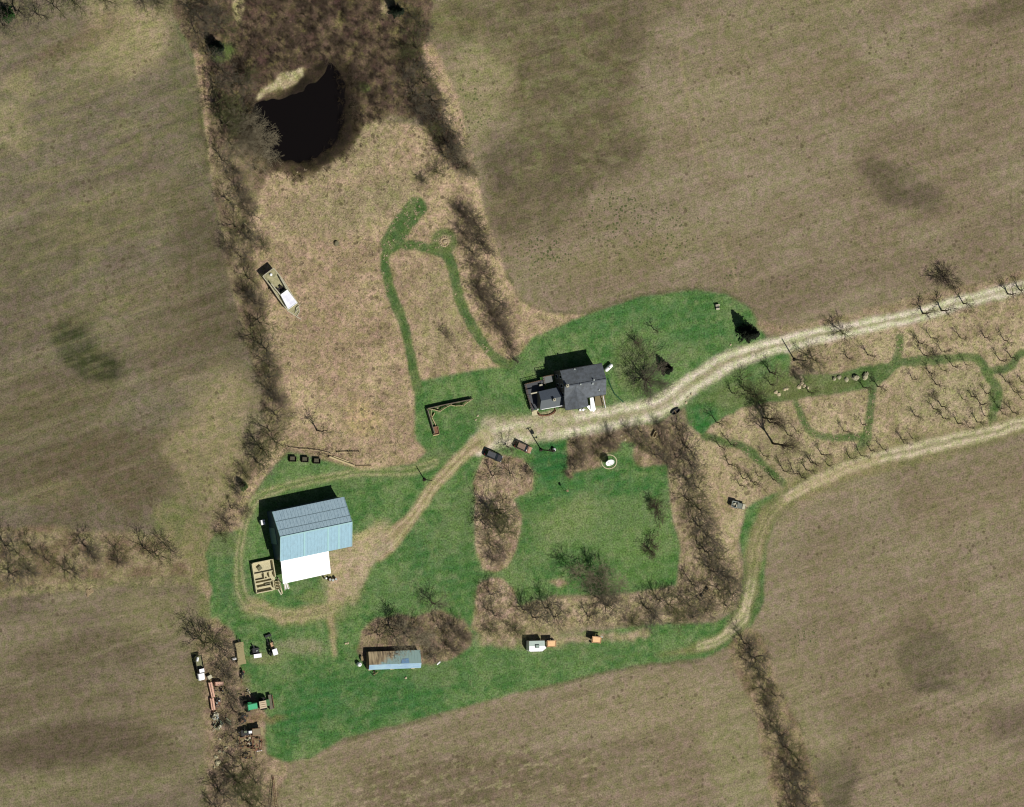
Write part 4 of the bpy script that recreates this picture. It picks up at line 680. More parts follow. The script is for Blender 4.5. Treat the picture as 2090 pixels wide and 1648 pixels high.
# dry grass tussocks in the rough meadows
def tussocks(polys, n, m, label, seed):
    rng = np.random.RandomState(seed); Vs = []
    for P in polys:
        P = np.array(P, float); a = P.min(0); b = P.max(0); area = 0
        for i in range(len(P)): area += P[i][0]*P[(i+1) % len(P)][1]-P[(i+1) % len(P)][0]*P[i][1]
        cnt = int(abs(area)/2*.0154*n); k = 0
        while k < cnt:
            x, y = a+(b-a)*rng.rand(2)
            if not inpoly(x, y, P): continue
            k += 1; g = W(x, y); c = np.array([g.x, g.y, 0]); nb = 7; az = rng.rand(nb)*6.28; le = rng.uniform(.25, .6, nb); hz = rng.uniform(.1, .4, nb)
            lean = np.array([rng.randn()*.15+.1, rng.randn()*.15])
            dx = np.cos(az)*le+lean[0]; dy = np.sin(az)*le+lean[1]; px_, py_ = -np.sin(az)*.05, np.cos(az)*.05
            for j in range(nb):
                Vs.append((c+[px_[j], py_[j], 0], c-[px_[j], py_[j], 0], c+[dx[j], dy[j], hz[j]]))
    V = np.array(Vs).reshape(-1, 3); return tag(mesh_np('dry_grass', V, np.arange(len(V)).reshape(-1, 3), m), label, None, None, 'stuff')
strawm = mat('dry_grass_blades', alb(192, 174, 144), .95, .22, .2, spec=.1, col2=alb(158, 144, 112))
tussocks([[(560, 360), (700, 330), (760, 260), (860, 270), (960, 390), (975, 420), (900, 520), (850, 510), (800, 520), (790, 600), (835, 760), (850, 880), (840, 930), (750, 950), (600, 900), (560, 700), (530, 480)], [(805, 525), (900, 530), (930, 600), (960, 680), (1020, 735), (860, 765), (830, 660)]], .55, strawm, 'tussocky dry grass of the rough meadow below the pond', 21)
tussocks([[(1625, 715), (1840, 665), (2080, 610), (2080, 715), (1980, 720), (1840, 735), (1640, 755)], [(1460, 880), (1640, 825), (1780, 800), (1840, 755), (1990, 745), (2030, 840), (1880, 890), (1700, 950), (1560, 1000), (1500, 960)]], .5, strawm, 'tussocky dry grass of the orchard plots', 22)
# ================================================================== BUILDINGS
def frame(a, b, h):
    """world origin under point a, x axis towards b, both seen at height h"""
    p, q = W(*a, h), W(*b, h); th = math.atan2(q.y-p.y, q.x-p.x); return Vector((p.x, p.y, 0)), th, math.hypot(q.x-p.x, q.y-p.y)
def loc_of(o, th, px, py, h):
    p = W(px, py, h)-Vector((o.x, o.y, 0)); c, s = math.cos(-th), math.sin(-th); return (p.x*c-p.y*s, p.x*s+p.y*c)
blue1 = mat('blue_steel_roof', alb(134, 174, 190), .42, .1, 2, streak=(1, .1, 1), spec=.4, col2=alb(122, 158, 172))
blue2 = mat('weathered_steel_roof', alb(182, 206, 216), .5, .16, 3.5, streak=(1.6, .12, 1), col2=alb(152, 178, 190), spec=.3)
white = mat('white_paint', (.86, .86, .84), .45, .04, 4)
bright = mat('bright_white_metal', (.92, .92, .92), .35, .01, 4, col2=(.84, .84, .82))
offw = mat('off_white_paint', alb(196, 190, 164), .7, .2, 4)
dark = mat('dark_steel', (.02, .02, .022), .6, .4, 5)
rubber = mat('tyre_rubber', (.015, .015, .015), .8, .3, 6)
concrete = mat('old_concrete', alb(206, 197, 160), .95, .25, 3.0, bump=.3, spec=.1)
beige = mat('beige_planks', alb(160, 148, 108), .9, .22, 5, streak=(.2, 3, 1))
wood = mat('weathered_wood', alb(150, 132, 100), .9, .3, 5, streak=(.3, 3, 1), spec=.1)
palew = mat('pale_split_rails', alb(196, 180, 138), .9, .2, 6, spec=.1)
darkw = mat('dark_creosoted_wood', alb(58, 50, 44), .9, .3, 4, spec=.1)
rust = mat('rusty_iron', alb(142, 104, 82), .9, .35, 4, spec=.1, col2=alb(104, 78, 62))
pink = mat('faded_red_paint', alb(222, 184, 160), .7, .25, 4, col2=alb(196, 148, 124))
orange = mat('orange_paint', alb(240, 196, 144), .55, .14, 3)
green = mat('green_paint', alb(54, 146, 92), .45, .16, 3)
green2 = mat('dull_green_paint', alb(70, 118, 66), .6, .25, 3)
glass = mat('dark_glass', (.012, .016, .02), .1, .2, 2, spec=.5)
galv = mat('galvanised_steel', alb(176, 184, 178), .4, .12, 3)
# ---- barn
o, th, Lx = frame((555.5, 1045), (702, 1014.5), 4.2)
Dy = (W(577, 1145, 4.2)-W(555.5, 1045, 4.2)).xy.length
barn = thing('barn', 'large blue metal barn with gabled ribbed roof beside the dirt drive', 'barn', tuple(o), th)
def gable(L, D, he, hr, over=.25):
    w_ = MB()
    for x in (0.25, L-.25):
        w_.prism([(x-.08, -D+.25), (x+.08, -D+.25), (x+.08, -.25), (x-.08, -.25)], 0, he-.15)
        a = [(x-.08, -D+.25, he-.15), (x+.08, -D+.25, he-.15), (x+.08, -.25, he-.15), (x-.08, -.25, he-.15), (x-.08, -D/2, hr-.2), (x+.08, -D/2, hr-.2)]
        w_.add(a, [(0, 4, 5, 1), (3, 2, 5, 4), (0, 3, 4), (1, 5, 2)])
    return w_
bw = gable(Lx, Dy, 4.2, 7.0); bw.box((Lx/2, -.25, 2.0), (Lx-.7, .16, 4.0)); bw.box((Lx/2, -Dy+.25, 2.0), (Lx-.7, .16, 4.0))
walls = bw.build('wall', mat('blue_steel_wall', alb(78, 98, 108), .5, .1, 3, streak=(4, 4, .2)), barn)
rn = MB(); rn.slab([(0, 0, 4.2), (Lx, 0, 4.2), (Lx, -Dy/2, 7.0), (0, -Dy/2, 7.0)], .08)
k = 0.0
while k < Lx: rn.slab([(k, 0, 4.25), (k+.06, 0, 4.25), (k+.06, -Dy/2+.05, 7.03), (k, -Dy/2+.05, 7.03)], .03); k += .9
tag(rn.build('roof', blue2, barn), 'grey blue weathered upper roof slope')
for f in (.38, .72): rn = MB(); rn.slab([(0, -Dy/2*f, 4.2+2.8*f+.03), (Lx, -Dy/2*f, 4.2+2.8*f+.03), (Lx, -Dy/2*f-.12, 4.2+2.8*f+.08), (0, -Dy/2*f-.12, 4.2+2.8*f+.08)], .05); rn.build('sheet_lap', mat('dark_lap', alb(110, 132, 138), .6, .3, 2), barn)
rs_ = MB(); rs_.slab([(0, -Dy/2, 7.0), (Lx, -Dy/2, 7.0), (Lx, -Dy, 4.2), (0, -Dy, 4.2)], .08)
k = 0.0
while k < Lx: rs_.slab([(k, -Dy/2-.05, 7.0), (k+.05, -Dy/2-.05, 7.0), (k+.05, -Dy, 4.23), (k, -Dy, 4.23)], .03); k += .9
ro = tag(rs_.build('roof', blue1, barn), 'clean light blue lower roof slope')
sk_ = MB()
for x in (Lx*.335, Lx*.665, Lx*.815): sk_ = MB(); sk_.slab([(x-.22, -Dy/2-.1, 7.0), (x+.22, -Dy/2-.1, 7.0), (x+.22, -Dy+.05, 4.30), (x-.22, -Dy+.05, 4.30)], .05); sk_.build('skylight', mat('translucent_panel', alb(146, 188, 190), .35, .06, 2), ro)
rc = MB(); rc.box((Lx/2, -Dy/2, 7.05), (Lx+.1, .3, .06)); rc.build('ridge_cap', mat('ridge_steel', alb(166, 204, 204), .4, .1, 2), barn)
for x in (0.0, Lx):
    tm = MB(); tm.slab([(x-.06, 0.02, 4.26), (x+.06, 0.02, 4.26), (x+.06, -Dy/2, 7.09), (x-.06, -Dy/2, 7.09)], .2); tm.slab([(x-.06, -Dy/2, 7.09), (x+.06, -Dy/2, 7.09), (x+.06, -Dy-.02, 4.26), (x-.06, -Dy-.02, 4.26)], .2)
    tm.build('rake_trim', mat('pale_blue_trim', alb(150, 186, 186), .4, .1, 2), barn)
d_ = MB(); d_.box((.08, -Dy/2, 1.9), (.1, 4, 3.8)); d_.build('door', mat('barn_door_blue', alb(120, 150, 150), .5, .1, 2), barn); d_ = MB(); d_.box((Lx-.08, -Dy/2, 1.9), (.1, 4.4, 3.8)); dd = d_.build('door', mat('barn_door_blue', alb(120, 150, 150), .5, .1, 2), barn)
h_ = MB(); h_.box((Lx-.0, -Dy/2-.2, 1.3), (.06, .08, .4)); h_.build('handle', dark, dd)
# lean-to with the white roof
la = [loc_of(o, th, 573, 1146, 3.9), loc_of(o, th, 670.5, 1125.5, 3.9), loc_of(o, th, 675.5, 1170.6, 3.0), loc_of(o, th, 578, 1192, 3.0)]
lt = MB(); lt.slab([(*la[0], 3.95), (*la[1], 3.95), (*la[2], 2.9), (*la[3], 2.9)], .1)
for f in np.linspace(0.04, .96, 14):
    a = Vector(la[0]).lerp(Vector(la[1]), f); b = Vector(la[3]).lerp(Vector(la[2]), f); lt.slab([(a.x, a.y, 3.99), (a.x+.05, a.y, 3.99), (b.x+.05, b.y, 2.94), (b.x, b.y, 2.94)], .03)
tag(lt.build('roof', bright, barn), 'bright white lean-to roof')
for f in (.02, .34, .66, .98):
    b = Vector(la[3]).lerp(Vector(la[2]), f); pp = MB(); pp.box((b.x, b.y+.25, 1.35), (.16, .16, 2.8)); pp.build('post', wood, barn)
# objects round the barn
def simple(name, label, cat, px, py, rot, build, group=None, z=0):
    p = W(px, py, z); t = thing(name, label, cat, (p.x, p.y, z), rot, group); build(t); return t
def b_heater(t):
    m = MB(); m.box((0, 0, .6), (.9, 1.1, 1.2)); m.build('cabinet', galv, t); m = MB(); m.box((0, 0, 1.23), (1.0, 1.2, .06)); m.build('lid', white, t); m = MB(); m.tube((.2, .2, 1.2), (.2, .2, 1.9), .08); m.build('flue', dark, t)
simple('outdoor_boiler', 'white lidded metal box at the shaded left end of the barn', 'boiler', 533, 1066, th, b_heater)
def b_boards(t):
    for i in range(5):
        m = MB(); m.box((i*.27-.5, (i % 3)*.1, .06+.01*(i % 2)), (.22, 1.8-.2*(i % 2), .1), .05*(i-2)); m.build('board', white if i % 2 else offw, t)
simple('board_pile', 'small pile of white boards at the lower left corner of the barn', 'board pile', 584, 1197, th+.1, b_boards)
def b_barrel(c, r=.3, h=.9):
    def f(t):
        m = MB(); m.lathe([(r*.95, 0), (r, .05), (r, h*.33), (r*1.04, h*.35), (r, h*.37), (r, h*.65), (r*1.04, h*.67), (r, h*.69), (r, h-.05), (r*.95, h)], n=16); m.build('drum', c, t, smooth=False)
        m = MB(); m.lathe([(r*.82, h+.002), (r*.8, h+.02)], n=16); m.build('lid', galv, t)
    return f
for i, (x, y, c, lb) in enumerate([(671, 1183, rust, 'rusty steel drum beside the lower right corner of the white barn roof'), (677, 1184, offw, 'pale drum between two rusty drums at the white barn roof corner'), (683, 1182, rust, 'rusty steel drum farthest right of the three by the barn')]):
    simple('steel_drum', lb, 'drum', x, y, 0, b_barrel(c, .36, .95), 'drums beside the barn')
def b_post(t): m = MB(); m.box((0, 0, .8), (.3, .3, 1.6)); m.build('post', offw, t); m = MB(); m.box((0, 0, 1.63), (.38, .38, .06)); m.build('cap', white, t)
simple('gate_post', 'short pale post at the corner of the white barn roof', 'post', 661, 1180, th, b_post); 
# concrete cattle yard ruin left of the barn
o2, th2, L2 = frame((513, 1150), (557, 1141), .8)
ya = thing('concrete_yard', 'old beige concrete yard with low broken walls left of the barn', 'concrete ruin', tuple(o2), th2)
D2 = 7.6; L2 = 5.6; m = MB(); m.box((L2/2, -D2/2, .12), (L2, D2, .24)); m.build('slab', concrete, ya)
for (x0_, y0_, x1_, y1_, h) in [(0, -D2, .25, 0, .75), (0, -.2, L2, 0, .75), (.3, -3.0, L2-.3, -2.75, .45), (.3, -4.6, 3.6, -4.35, .5), (.3, -5.3, 4.6, -5.05, .6), (.8, -6.3, 4.2, -6.1, .7), (.1, -D2, 4.4, -D2+.25, .9), (L2-.25, -4.4, L2, 0, 1.0), (2.6, -4.3, 2.8, -3.0, .9), (4.0, -4.3, 4.2, -3.1, .8), (4.6, -6.9, 4.8, -5.2, .9)]:
    m = MB(); m.box(((x0_+x1_)/2, (y0_+y1_)/2, .24+h/2-.0), (x1_-x0_-.004, y1_-y0_-.004, h)); m.build('wall', concrete, ya)
for c_, s_, r_ in (((2.0, -1.6, .5), (1.1, .9, .5), .5), ((3.4, -5.7, .5), (1.6, .25, .5), .1)): m = MB(); m.box(c_, s_, r_); m.build('rubble', mat('broken_concrete', alb(128, 126, 98), .95, .4, 4), ya)
def b_troughs(t):
    for i in range(3):
        m = MB(); y = -i*.75
        m.box((0, y, .1), (1.5, .5, .1)); m.box((0, y+.24, .35), (1.5, .06, .5)); m.box((0, y-.24, .35), (1.5, .06, .5)); m.box((.74, y, .35), (.06, .42, .5)); m.box((-.74, y, .35), (.06, .42, .5)); m.build('trough', concrete, t)
simple('feed_trough', 'row of pale feed troughs at the right edge of the concrete yard', 'feed trough', 565, 1188, th2, b_troughs)
def b_plank(t): m = MB(); m.box((0, 0, .25), (.35, 4.0, .3), 0); m.build('beam', concrete, t); m = MB(); m.box((-.5, -1.5, .1), (.3, 1.6, .2), .3); m.build('beam', offw, t)
simple('fallen_beam', 'long beige beam lying between the concrete yard and the white roof', 'beam', 571, 1196, .28, b_plank)
# ---- house
shing = mat('charcoal_shingles', alb(98, 104, 110), .8, .2, 1.2, col2=alb(78, 82, 84), spec=.4)
shing2 = mat('sunlit_slope_shingles', alb(98, 104, 106), .8, .2, 5, streak=(1, 5, 1), spec=.25)  # lit tone of the wing shingles, sun on the slope put into the colour
siding = mat('shade_toned_siding', alb(120, 114, 104), .7, .08, 3, streak=(.5, .5, 8))  # siding colour darkened to carry the shade of the west wall
o3, th3, HL = frame((1143.2, 757.4), (1228.5, 741.9), 5.0)
hs = thing('farmhouse', 'dark grey roofed two storey farmhouse beside the gravel driveway', 'house', tuple(o3), th3)
HD = (W(1239.3, 804.6, 5)-W(1228.5, 741.9, 5)).xy.length; WW_ = 6.1; WDp = (W(1158, 837.4, 5)-W(1143.2, 757.4, 5)).xy.length
e = .35
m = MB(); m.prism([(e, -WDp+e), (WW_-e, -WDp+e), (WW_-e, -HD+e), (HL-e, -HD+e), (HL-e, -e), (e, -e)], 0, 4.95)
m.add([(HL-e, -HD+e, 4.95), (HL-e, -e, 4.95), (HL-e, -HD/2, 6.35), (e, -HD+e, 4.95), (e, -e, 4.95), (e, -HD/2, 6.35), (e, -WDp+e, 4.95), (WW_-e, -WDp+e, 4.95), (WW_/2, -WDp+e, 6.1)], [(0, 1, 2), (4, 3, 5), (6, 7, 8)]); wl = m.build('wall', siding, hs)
RH = 6.5
m = MB(); m.slab([(0, 0, 5), (HL, 0, 5), (HL, -HD/2, RH), (0, -HD/2, RH)], .12); m.slab([(0, -HD/2, RH), (HL, -HD/2, RH), (HL, -HD, 5), (0, -HD, 5)], .12)
vr = 6.3
m.add([(0, -WDp, 5.01), (WW_/2, -WDp, vr), (WW_/2, -HD/2-.4, vr), (0, -HD+.6, 5.01+.18)], [(0, 1, 2, 3)]); m.add([(WW_, -WDp, 5.01), (WW_, -HD-.01, 5.01), (WW_/2, -HD/2-.4, vr), (WW_/2, -WDp, vr)], [(0, 1, 2, 3)])
m.prism([(0, -WDp+.02), (WW_, -WDp+.02), (WW_, -HD-.0), (0, -HD-.0)], 4.86, 4.98)
rf = m.build('roof', shing, hs)
m = MB(); m.box((HL/2, -HD/2, RH+.03), (HL, .3, .08)); m.build('ridge_cap', mat('ridge_shingles', alb(84, 90, 96), .8, .1, 3), rf)
def chimney(x, y, zb, h, s=.55, mt=offw):
    m = MB(); m.box((x, y, zb+h/2), (s, s, h)); m.box((x, y, zb+h+.04), (s+.14, s+.14, .1)); c = m.build('chimney', mt, hs); m = MB(); m.lathe([(.11, 0), (.11, .3)], (x, y, zb+h+.09), 8); m.build('flue', dark, c)
def L3(px, py, h): return loc_of(o3, th3, px, py, h)
c1 = L3(1158.6, 788, 7.3); chimney(c1[0], c1[1], 5.6, 1.7)
for (px, py, z) in [(1184.7, 785, 6.6), (1209.5, 784, 6.6), (1212, 776, 6.6), (1172.7, 753.7, 5.4), (1222.5, 796.5, 5.7)]:
    q_ = L3(px, py, z); m = MB(); m.lathe([(.09, 0), (.09, .5), (.2, .52), (.2, .66)], (q_[0], q_[1], z-.45), 8); m.build('roof_vent', galv, rf)
m = MB()
for y in (.03, -HD-.03): m.box((HL/2 if y > 0 else (HL+WW_)/2, y, 4.9), (HL if y > 0 else HL-WW_, .12, .12))
m.build('gutter', dark, hs)
def win(x, y, z, w_, h_, ax, par=None):
    m = MB(); d = (.06, w_, h_) if ax == 'x' else (w_, .06, h_); m.box((x, y, z), d); f = m.build('window', white, hs)
    m = MB(); d = (.08, w_-.16, h_-.16) if ax == 'x' else (w_-.16, .08, h_-.16); m.box((x, y, z), d); m.build('pane', glass, f)
for z in (1.5, 3.9):
    for y in (-1.6, -3.8, -6.0): win(e-.02, y, z, .9, 1.3, 'x'); win(HL-e+.02, y, z, .9, 1.3, 'x')
    for x in (1.8, 4.2): win(x, -WDp+e-.02, z, .9, 1.3, 'y')
    for x in (7.4, 9.4): win(x, -HD+e-.02, z, .8, 1.2, 'y')
    for x in (2, 4.6, 7.4, 9.6): win(x, -e+.02, z, .9, 1.2, 'y')
# low west wing with its own roof (a connected part of the house)
def quad3(pts, h): return [(*L3(a, b, h), h) for a, b in pts]
wr = quad3([(1099.5, 799.5), (1137.5, 791), (1154, 827.5), (1102, 836.8)], 3.0)
A_, B_, C_, D_ = [Vector(v) for v in wr]; m = MB(); mA = (A_+D_)/2+Vector((0, 0, 1.1)); mB = (B_+C_)/2+Vector((0, 0, 1.1))
m.slab([A_, B_, mB, mA], .1); wrn = m.build('roof', mat('shaded_slope_shingles', alb(84, 92, 102), .7, .18, 4), hs); tag(wrn, 'lower roof of the left wing, shaded slope')  # same roofing as the paler slope, with shade put into its colour
m = MB(); m.slab([mA, mB, C_, D_], .1); wrs = tag(m.build('roof', shing2, hs), 'lower roof of the left wing, paler slope')
m = MB(); cen = (A_+B_+C_+D_)/4
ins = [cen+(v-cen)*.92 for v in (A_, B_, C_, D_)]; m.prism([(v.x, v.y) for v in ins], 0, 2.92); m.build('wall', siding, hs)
c2 = L3(1132.5, 818.7, 4.2); c2b = L3(1127, 816, 4.0); chimney(c2b[0]+.35, c2b[1]-.1, 3.3, 1.3, .5)
m = MB(); a, b = D_+Vector((.4, .02, .02)), C_+Vector((0, .02, .02)); m.tube(a, b, .09); m.build('gutter', white, hs)
m = MB(); a = Vector((*L3(1083, 803, 2.6), 2.6)); b = Vector((*L3(1104, 798.5, 2.6), 2.6)); m.slab([(a.x, a.y, 2.6), (b.x, b.y, 2.6), (b.x+.05, b.y-.3, 2.6), (a.x+.05, a.y-.3, 2.6)], .12); m.build('fascia', offw, hs)
for a, b in (((1098, 836), (1096, 828)), ((1108, 822), (1104, 822))):
    q_ = L3(*a, 3.0); m = MB(); m.box((q_[0], q_[1], 1.5), (.25, .25, 3.0)); m.build('porch_post', white, hs)
deckm = mat('grey_deck_boards', alb(78, 80, 84), .8, .2, 4, streak=(6, .3, 1))
def dk(pts, z, name='deck', mt=deckm, lab=None):
    P_ = [L3(a, b, z) for a, b in pts]; m = MB(); m.prism(P_, z-.15, z); d = m.build(name, mt, hs)
    if lab: tag(d, lab)
    return d, P_
d1, P1 = dk([(1070, 784), (1107, 775), (1112, 800), (1075, 806)], .9); d2, P2 = dk([(1076, 806.5), (1098, 803), (1099, 832), (1085, 840)], .88)
d3, P3 = dk([(1107.5, 769), (1128, 765), (1129, 779), (1110, 784)], 2.2, lab='pale grey flat porch roof', mt=mat('flat_roof_grey', alb(110, 114, 112), .8, .1, 3)); 
def railing(pts, z, par, mt, hgt=1.0, gap=.45, name='railing'):
    m = MB()
    for a, b in zip(pts[:-1], pts[1:]):
        A = Vector((*a, z+hgt)); B = Vector((*b, z+hgt)); m.tube(A, B, .06, n=5); m.tube(A-Vector((0, 0, .75)), B-Vector((0, 0, .75)), .04, n=5); n = max(2, int((B-A).length/gap))
        for i in range(n+1):
            p = A.lerp(B, i/n); m.tube((p.x, p.y, z-.8 if i % 3 == 0 else z), (p.x, p.y, z+hgt+(.05 if i % 3 == 0 else 0)), .055 if i % 3 == 0 else .035, n=5)
    m.build(name, mt, par)
wr_ = mat('rail_wood', alb(120, 98, 78), .9, .3, 4)
railing([P2[3], P1[3], P1[0], P1[1]], .9, d1, wr_); railing([P3[3], P3[0], P3[1]], 2.2, d3, wr_, .9)
m = MB(); q_ = L3(1104, 787, 1.4); m.box((q_[0], q_[1], 1.2), (.8, .5, .6)); m.build('bench', offw, hs)
# front deck on the right with ramp and white rail
d4, P4 = dk([(1214, 806), (1234, 806), (1237, 828), (1215, 829)], .8, mt=mat('tan_deck', alb(128, 116, 84), .85, .2, 4, streak=(5, .3, 1)))
m = MB(); a, b = L3(1230.5, 808, 1.8), L3(1236, 833, 1.8); m.tube((*a, 1.8), (*b, 1.8), .1); 
for f in (0, .33, .66, 1): p = Vector(a).lerp(Vector(b), f); m.tube((p.x, p.y, 0), (p.x, p.y, 1.8), .07)
m.build('railing', white, d4)
def poly3(pts, z0s): return [(*L3(a, b, z), z) for (a, b), z in zip(pts, z0s)]
m = MB(); m.slab(poly3([(1204.5, 812.5), (1211, 811.5), (1216, 836), (1212, 841), (1206, 838)], [2.6, 2.6, .9, .6, .7]), .12); tag(m.build('awning', bright, hs), 'white ramp-like awning at the front steps')
m = MB(); m.slab(poly3([(1197, 829.5), (1206, 827), (1214, 838), (1206, 840)], [.8, .9, .6, .5]), .1); m.build('front_step', bright, hs)
# tv mast
pm_ = W(1147, 757, 0); tm_ = thing('antenna_mast', 'thin television antenna mast at the upper left corner of the house', 'antenna', (pm_.x+.3, pm_.y+.9, 0)); m = MB(); m.tube((0, 0, 0), (0, 0, 11.4), .06, .04); m.build('mast', dark, tm_)
m = MB(); m.tube((-.9, 0, 11.2), (.9, 0, 11.2), .03, n=4)
for i in range(6): m.tube((-.9+i*.36, -.5+.05*i, 11.2), (-.9+i*.36, .5-.05*i, 11.2), .025, n=4)
m.build('aerial', dark, tm_)
# propane tank
def b_tank(t):
    prof = [(0.02, -1.25), (.3, -1.18), (.46, -1.02), (.5, -.8), (.5, .8), (.46, 1.02), (.3, 1.18), (.02, 1.25)]; v = MB(); v.lathe(prof, n=16)
    v.v = [(z, x, y+.75) for x, y, z in v.v]; v.build('tank', bright, t, smooth=True)
    m = MB(); m.lathe([(.16, 1.2), (.16, 1.38), (.05, 1.42)], n=10); m.build('valve_cap', offw, t)
    m = MB(); m.box((-.7, 0, .15), (.15, .7, .3)); m.box((.7, 0, .15), (.15, .7, .3)); m.build('foot', dark, t)
simple('propane_tank', 'white propane tank on feet at the right side of the house', 'tank', 1240, 750.5, ang((1234, 757), (1249, 743)), b_tank)
def b_chair(t):
    m = MB(); m.box((0, 0, .42), (.5, .5, .06)); m.build('seat', white, t); m = MB(); m.box((0, .26, .75), (.5, .06, .6)); m.build('backrest', white, t)
    for a in (-.2, .2):
        for b in (-.2, .2): m = MB(); m.box((a, b, .2), (.05, .05, .4)); m.build('leg', white, t)
simple('garden_chair', 'white garden chair by the front wall of the house, left one', 'chair', 1183, 837, .3, b_chair, 'white garden chairs'); simple('garden_chair', 'white garden chair by the front wall of the house, right one', 'chair', 1189, 837, -.6, b_chair, 'white garden chairs')
# garden hose bed edging east of the house
gb = MB(); pts = [(1241, 774), (1246, 788), (1254, 804), (1264, 814), (1272, 821)]
for a, b in zip(pts[:-1], pts[1:]): A, B_2 = W(*a), W(*b); gb.tube((A.x, A.y, .12), (B_2.x, B_2.y, .12), .16, n=6)
tag(gb.build('garden_edging', mat('dark_edging', alb(52, 92, 58), .9, .3, 3)), 'dark curved garden edging right of the house', 'edging')
def b_ring(t):
    m = MB(); n = 14
    for k in range(n):
        a = math.pi*k/(n-1)+math.pi; m.box((2.3*math.cos(a), 1.0*math.sin(a), .15), (.55, .3, .3), a+1.57)
    m.build('stone_edge', rust, t)
simple('flower_bed', 'curved brick edged flower bed in front of the left wing', 'flower bed', 1115, 840, th3, b_ring)
def b_patio(t): m = MB(); m.box((0, 0, .04), (1.7, 1.2, .08)); m.build('slab', concrete, t)
simple('patio_slab', 'small pale slab at the lower left corner of the house', 'slab', 1092, 843, th3, b_patio)
# ---- rusty blue shed
o4, th4, SL = frame((752.4, 1331), (858.6, 1327), 1.9); Lsh = (W(860, 1363.5, 1.9)-W(858.6, 1327, 1.9)).xy.length
sh = thing('shed', 'long low shed with rust streaked blue metal roof by the thicket', 'shed', tuple(o4), th4)
n_ = sum(1 for _ in range(0)); rm = bpy.data.materials.new('streaked_roof'); rm.use_nodes = True; nn = rm.node_tree.nodes; LL = rm.node_tree.links; bb_ = nn['Principled BSDF']; bb_.inputs['Roughness'].default_value = .7
tc1 = nn.new('ShaderNodeTexCoord'); sx = nn.new('ShaderNodeSeparateXYZ'); LL.new(tc1.outputs['Object'], sx.inputs[0])
mp1 = nn.new('ShaderNodeMapping'); mp1.inputs['Scale'].default_value = (1.5, .08, 1); LL.new(tc1.outputs['Object'], mp1.inputs[0]); nz1 = nn.new('ShaderNodeTexNoise'); nz1.inputs['Scale'].default_value = 1.4; nz1.inputs['Detail'].default_value = 3; LL.new(mp1.outputs[0], nz1.inputs[0])
cr1 = nn.new('ShaderNodeValToRGB'); LL.new(nz1.outputs[0], cr1.inputs[0]); ee = cr1.color_ramp.elements; ee[0].position = .38; ee[0].color = (*alb(92, 78, 58), 1); ee[1].position = .6; ee[1].color = (*alb(168, 150, 116), 1)
nz2 = nn.new('ShaderNodeTexNoise'); nz2.inputs['Scale'].default_value = .9; nz2.inputs['Detail'].default_value = 5; LL.new(tc1.outputs['Object'], nz2.inputs[0])
mr = nn.new('ShaderNodeMath'); mr.operation = 'MULTIPLY_ADD'; LL.new(sx.outputs[0], mr.inputs[0]); mr.inputs[1].default_value = .11; LL.new(nz2.outputs[0], mr.inputs[2])
my = nn.new('ShaderNodeMath'); my.operation = 'MULTIPLY_ADD'; LL.new(sx.outputs[1], my.inputs[0]); my.inputs[1].default_value = -.17; LL.new(mr.outputs[0], my.inputs[2])
cr2 = nn.new('ShaderNodeValToRGB'); LL.new(my.outputs[0], cr2.inputs[0]); e2 = cr2.color_ramp.elements; e2[0].position = .0; e2[0].color = (0, 0, 0, 1); e2[1].position = .2; e2[1].color = (1, 1, 1, 1)
ms_ = nn.new('ShaderNodeMath'); ms_.operation = 'SUBTRACT'; LL.new(my.outputs[0], ms_.inputs[0]); ms_.inputs[1].default_value = 1.28; LL.new(ms_.outputs[0], cr2.inputs[0])
blc = nn.new('ShaderNodeMix'); blc.data_type = 'RGBA'; LL.new(cr2.outputs[0], blc.inputs[0]); LL.new(cr1.outputs[0], blc.inputs[6]); blc.inputs[7].default_value = (*alb(132, 158, 152), 1); LL.new(blc.outputs[2], bb_.inputs['Base Color'])
ry = -Lsh*.72
m = MB(); m.slab([(0, 0, 1.6), (SL, 0, 1.6), (SL, ry, 2.35), (0, ry, 2.35)], .08)
k = 0.0
while k < SL: m.slab([(k, 0, 1.63), (k+.05, 0, 1.63), (k+.05, ry, 2.38), (k, ry, 2.38)], .03); k += .75
tag(m.build('roof', rm, sh), 'rust streaked and mossy upper roof slope')
m = MB(); m.slab([(0, ry, 2.35), (SL, ry, 2.35), (SL, -Lsh, 2.0), (0, -Lsh, 2.0)], .08)
tag(m.build('roof', mat('faded_blue_roof', alb(134, 172, 184), .5, .2, 1.2, streak=(.4, 1.5, 1), col2=alb(104, 142, 176)), sh), 'faded blue lower roof strip')
m = MB(); m.box((SL*.72, ry*.78, 2.35-.1), (1.5, 1.1, .03), 0, 1, 0); m = MB(); m.slab([(SL*.64, ry*.62, 2.11), (SL*.76, ry*.6, 2.11), (SL*.77, ry*.98, 2.39), (SL*.60, ry*.98, 2.39)], .03); m.build('patch_sheet', mat('blue_patch', alb(112, 146, 178), .5, .2, 2), sh)
for c_, s_ in (((.12, -Lsh/2, .8), (.12, Lsh-.3, 1.6)), ((SL-.12, -Lsh/2, .8), (.12, Lsh-.3, 1.6)), ((SL/2, -.15, .78), (SL-.4, .12, 1.56)), ((SL/2, -Lsh+.15, .95), (SL-.4, .12, 1.9))): m = MB(); m.box(c_, s_); m.build('wall', wood, sh)
m = MB(); m.box((SL*.3, -Lsh+.07, .85), (2.2, .06, 1.7)); m.build('door', rust, sh)
for x in (SL*.08, SL*.5, SL*.9): m = MB(); m.box((x, -Lsh-.1, .1), (1.0, .35, .2), .1); m.build('step_stone', concrete, sh)
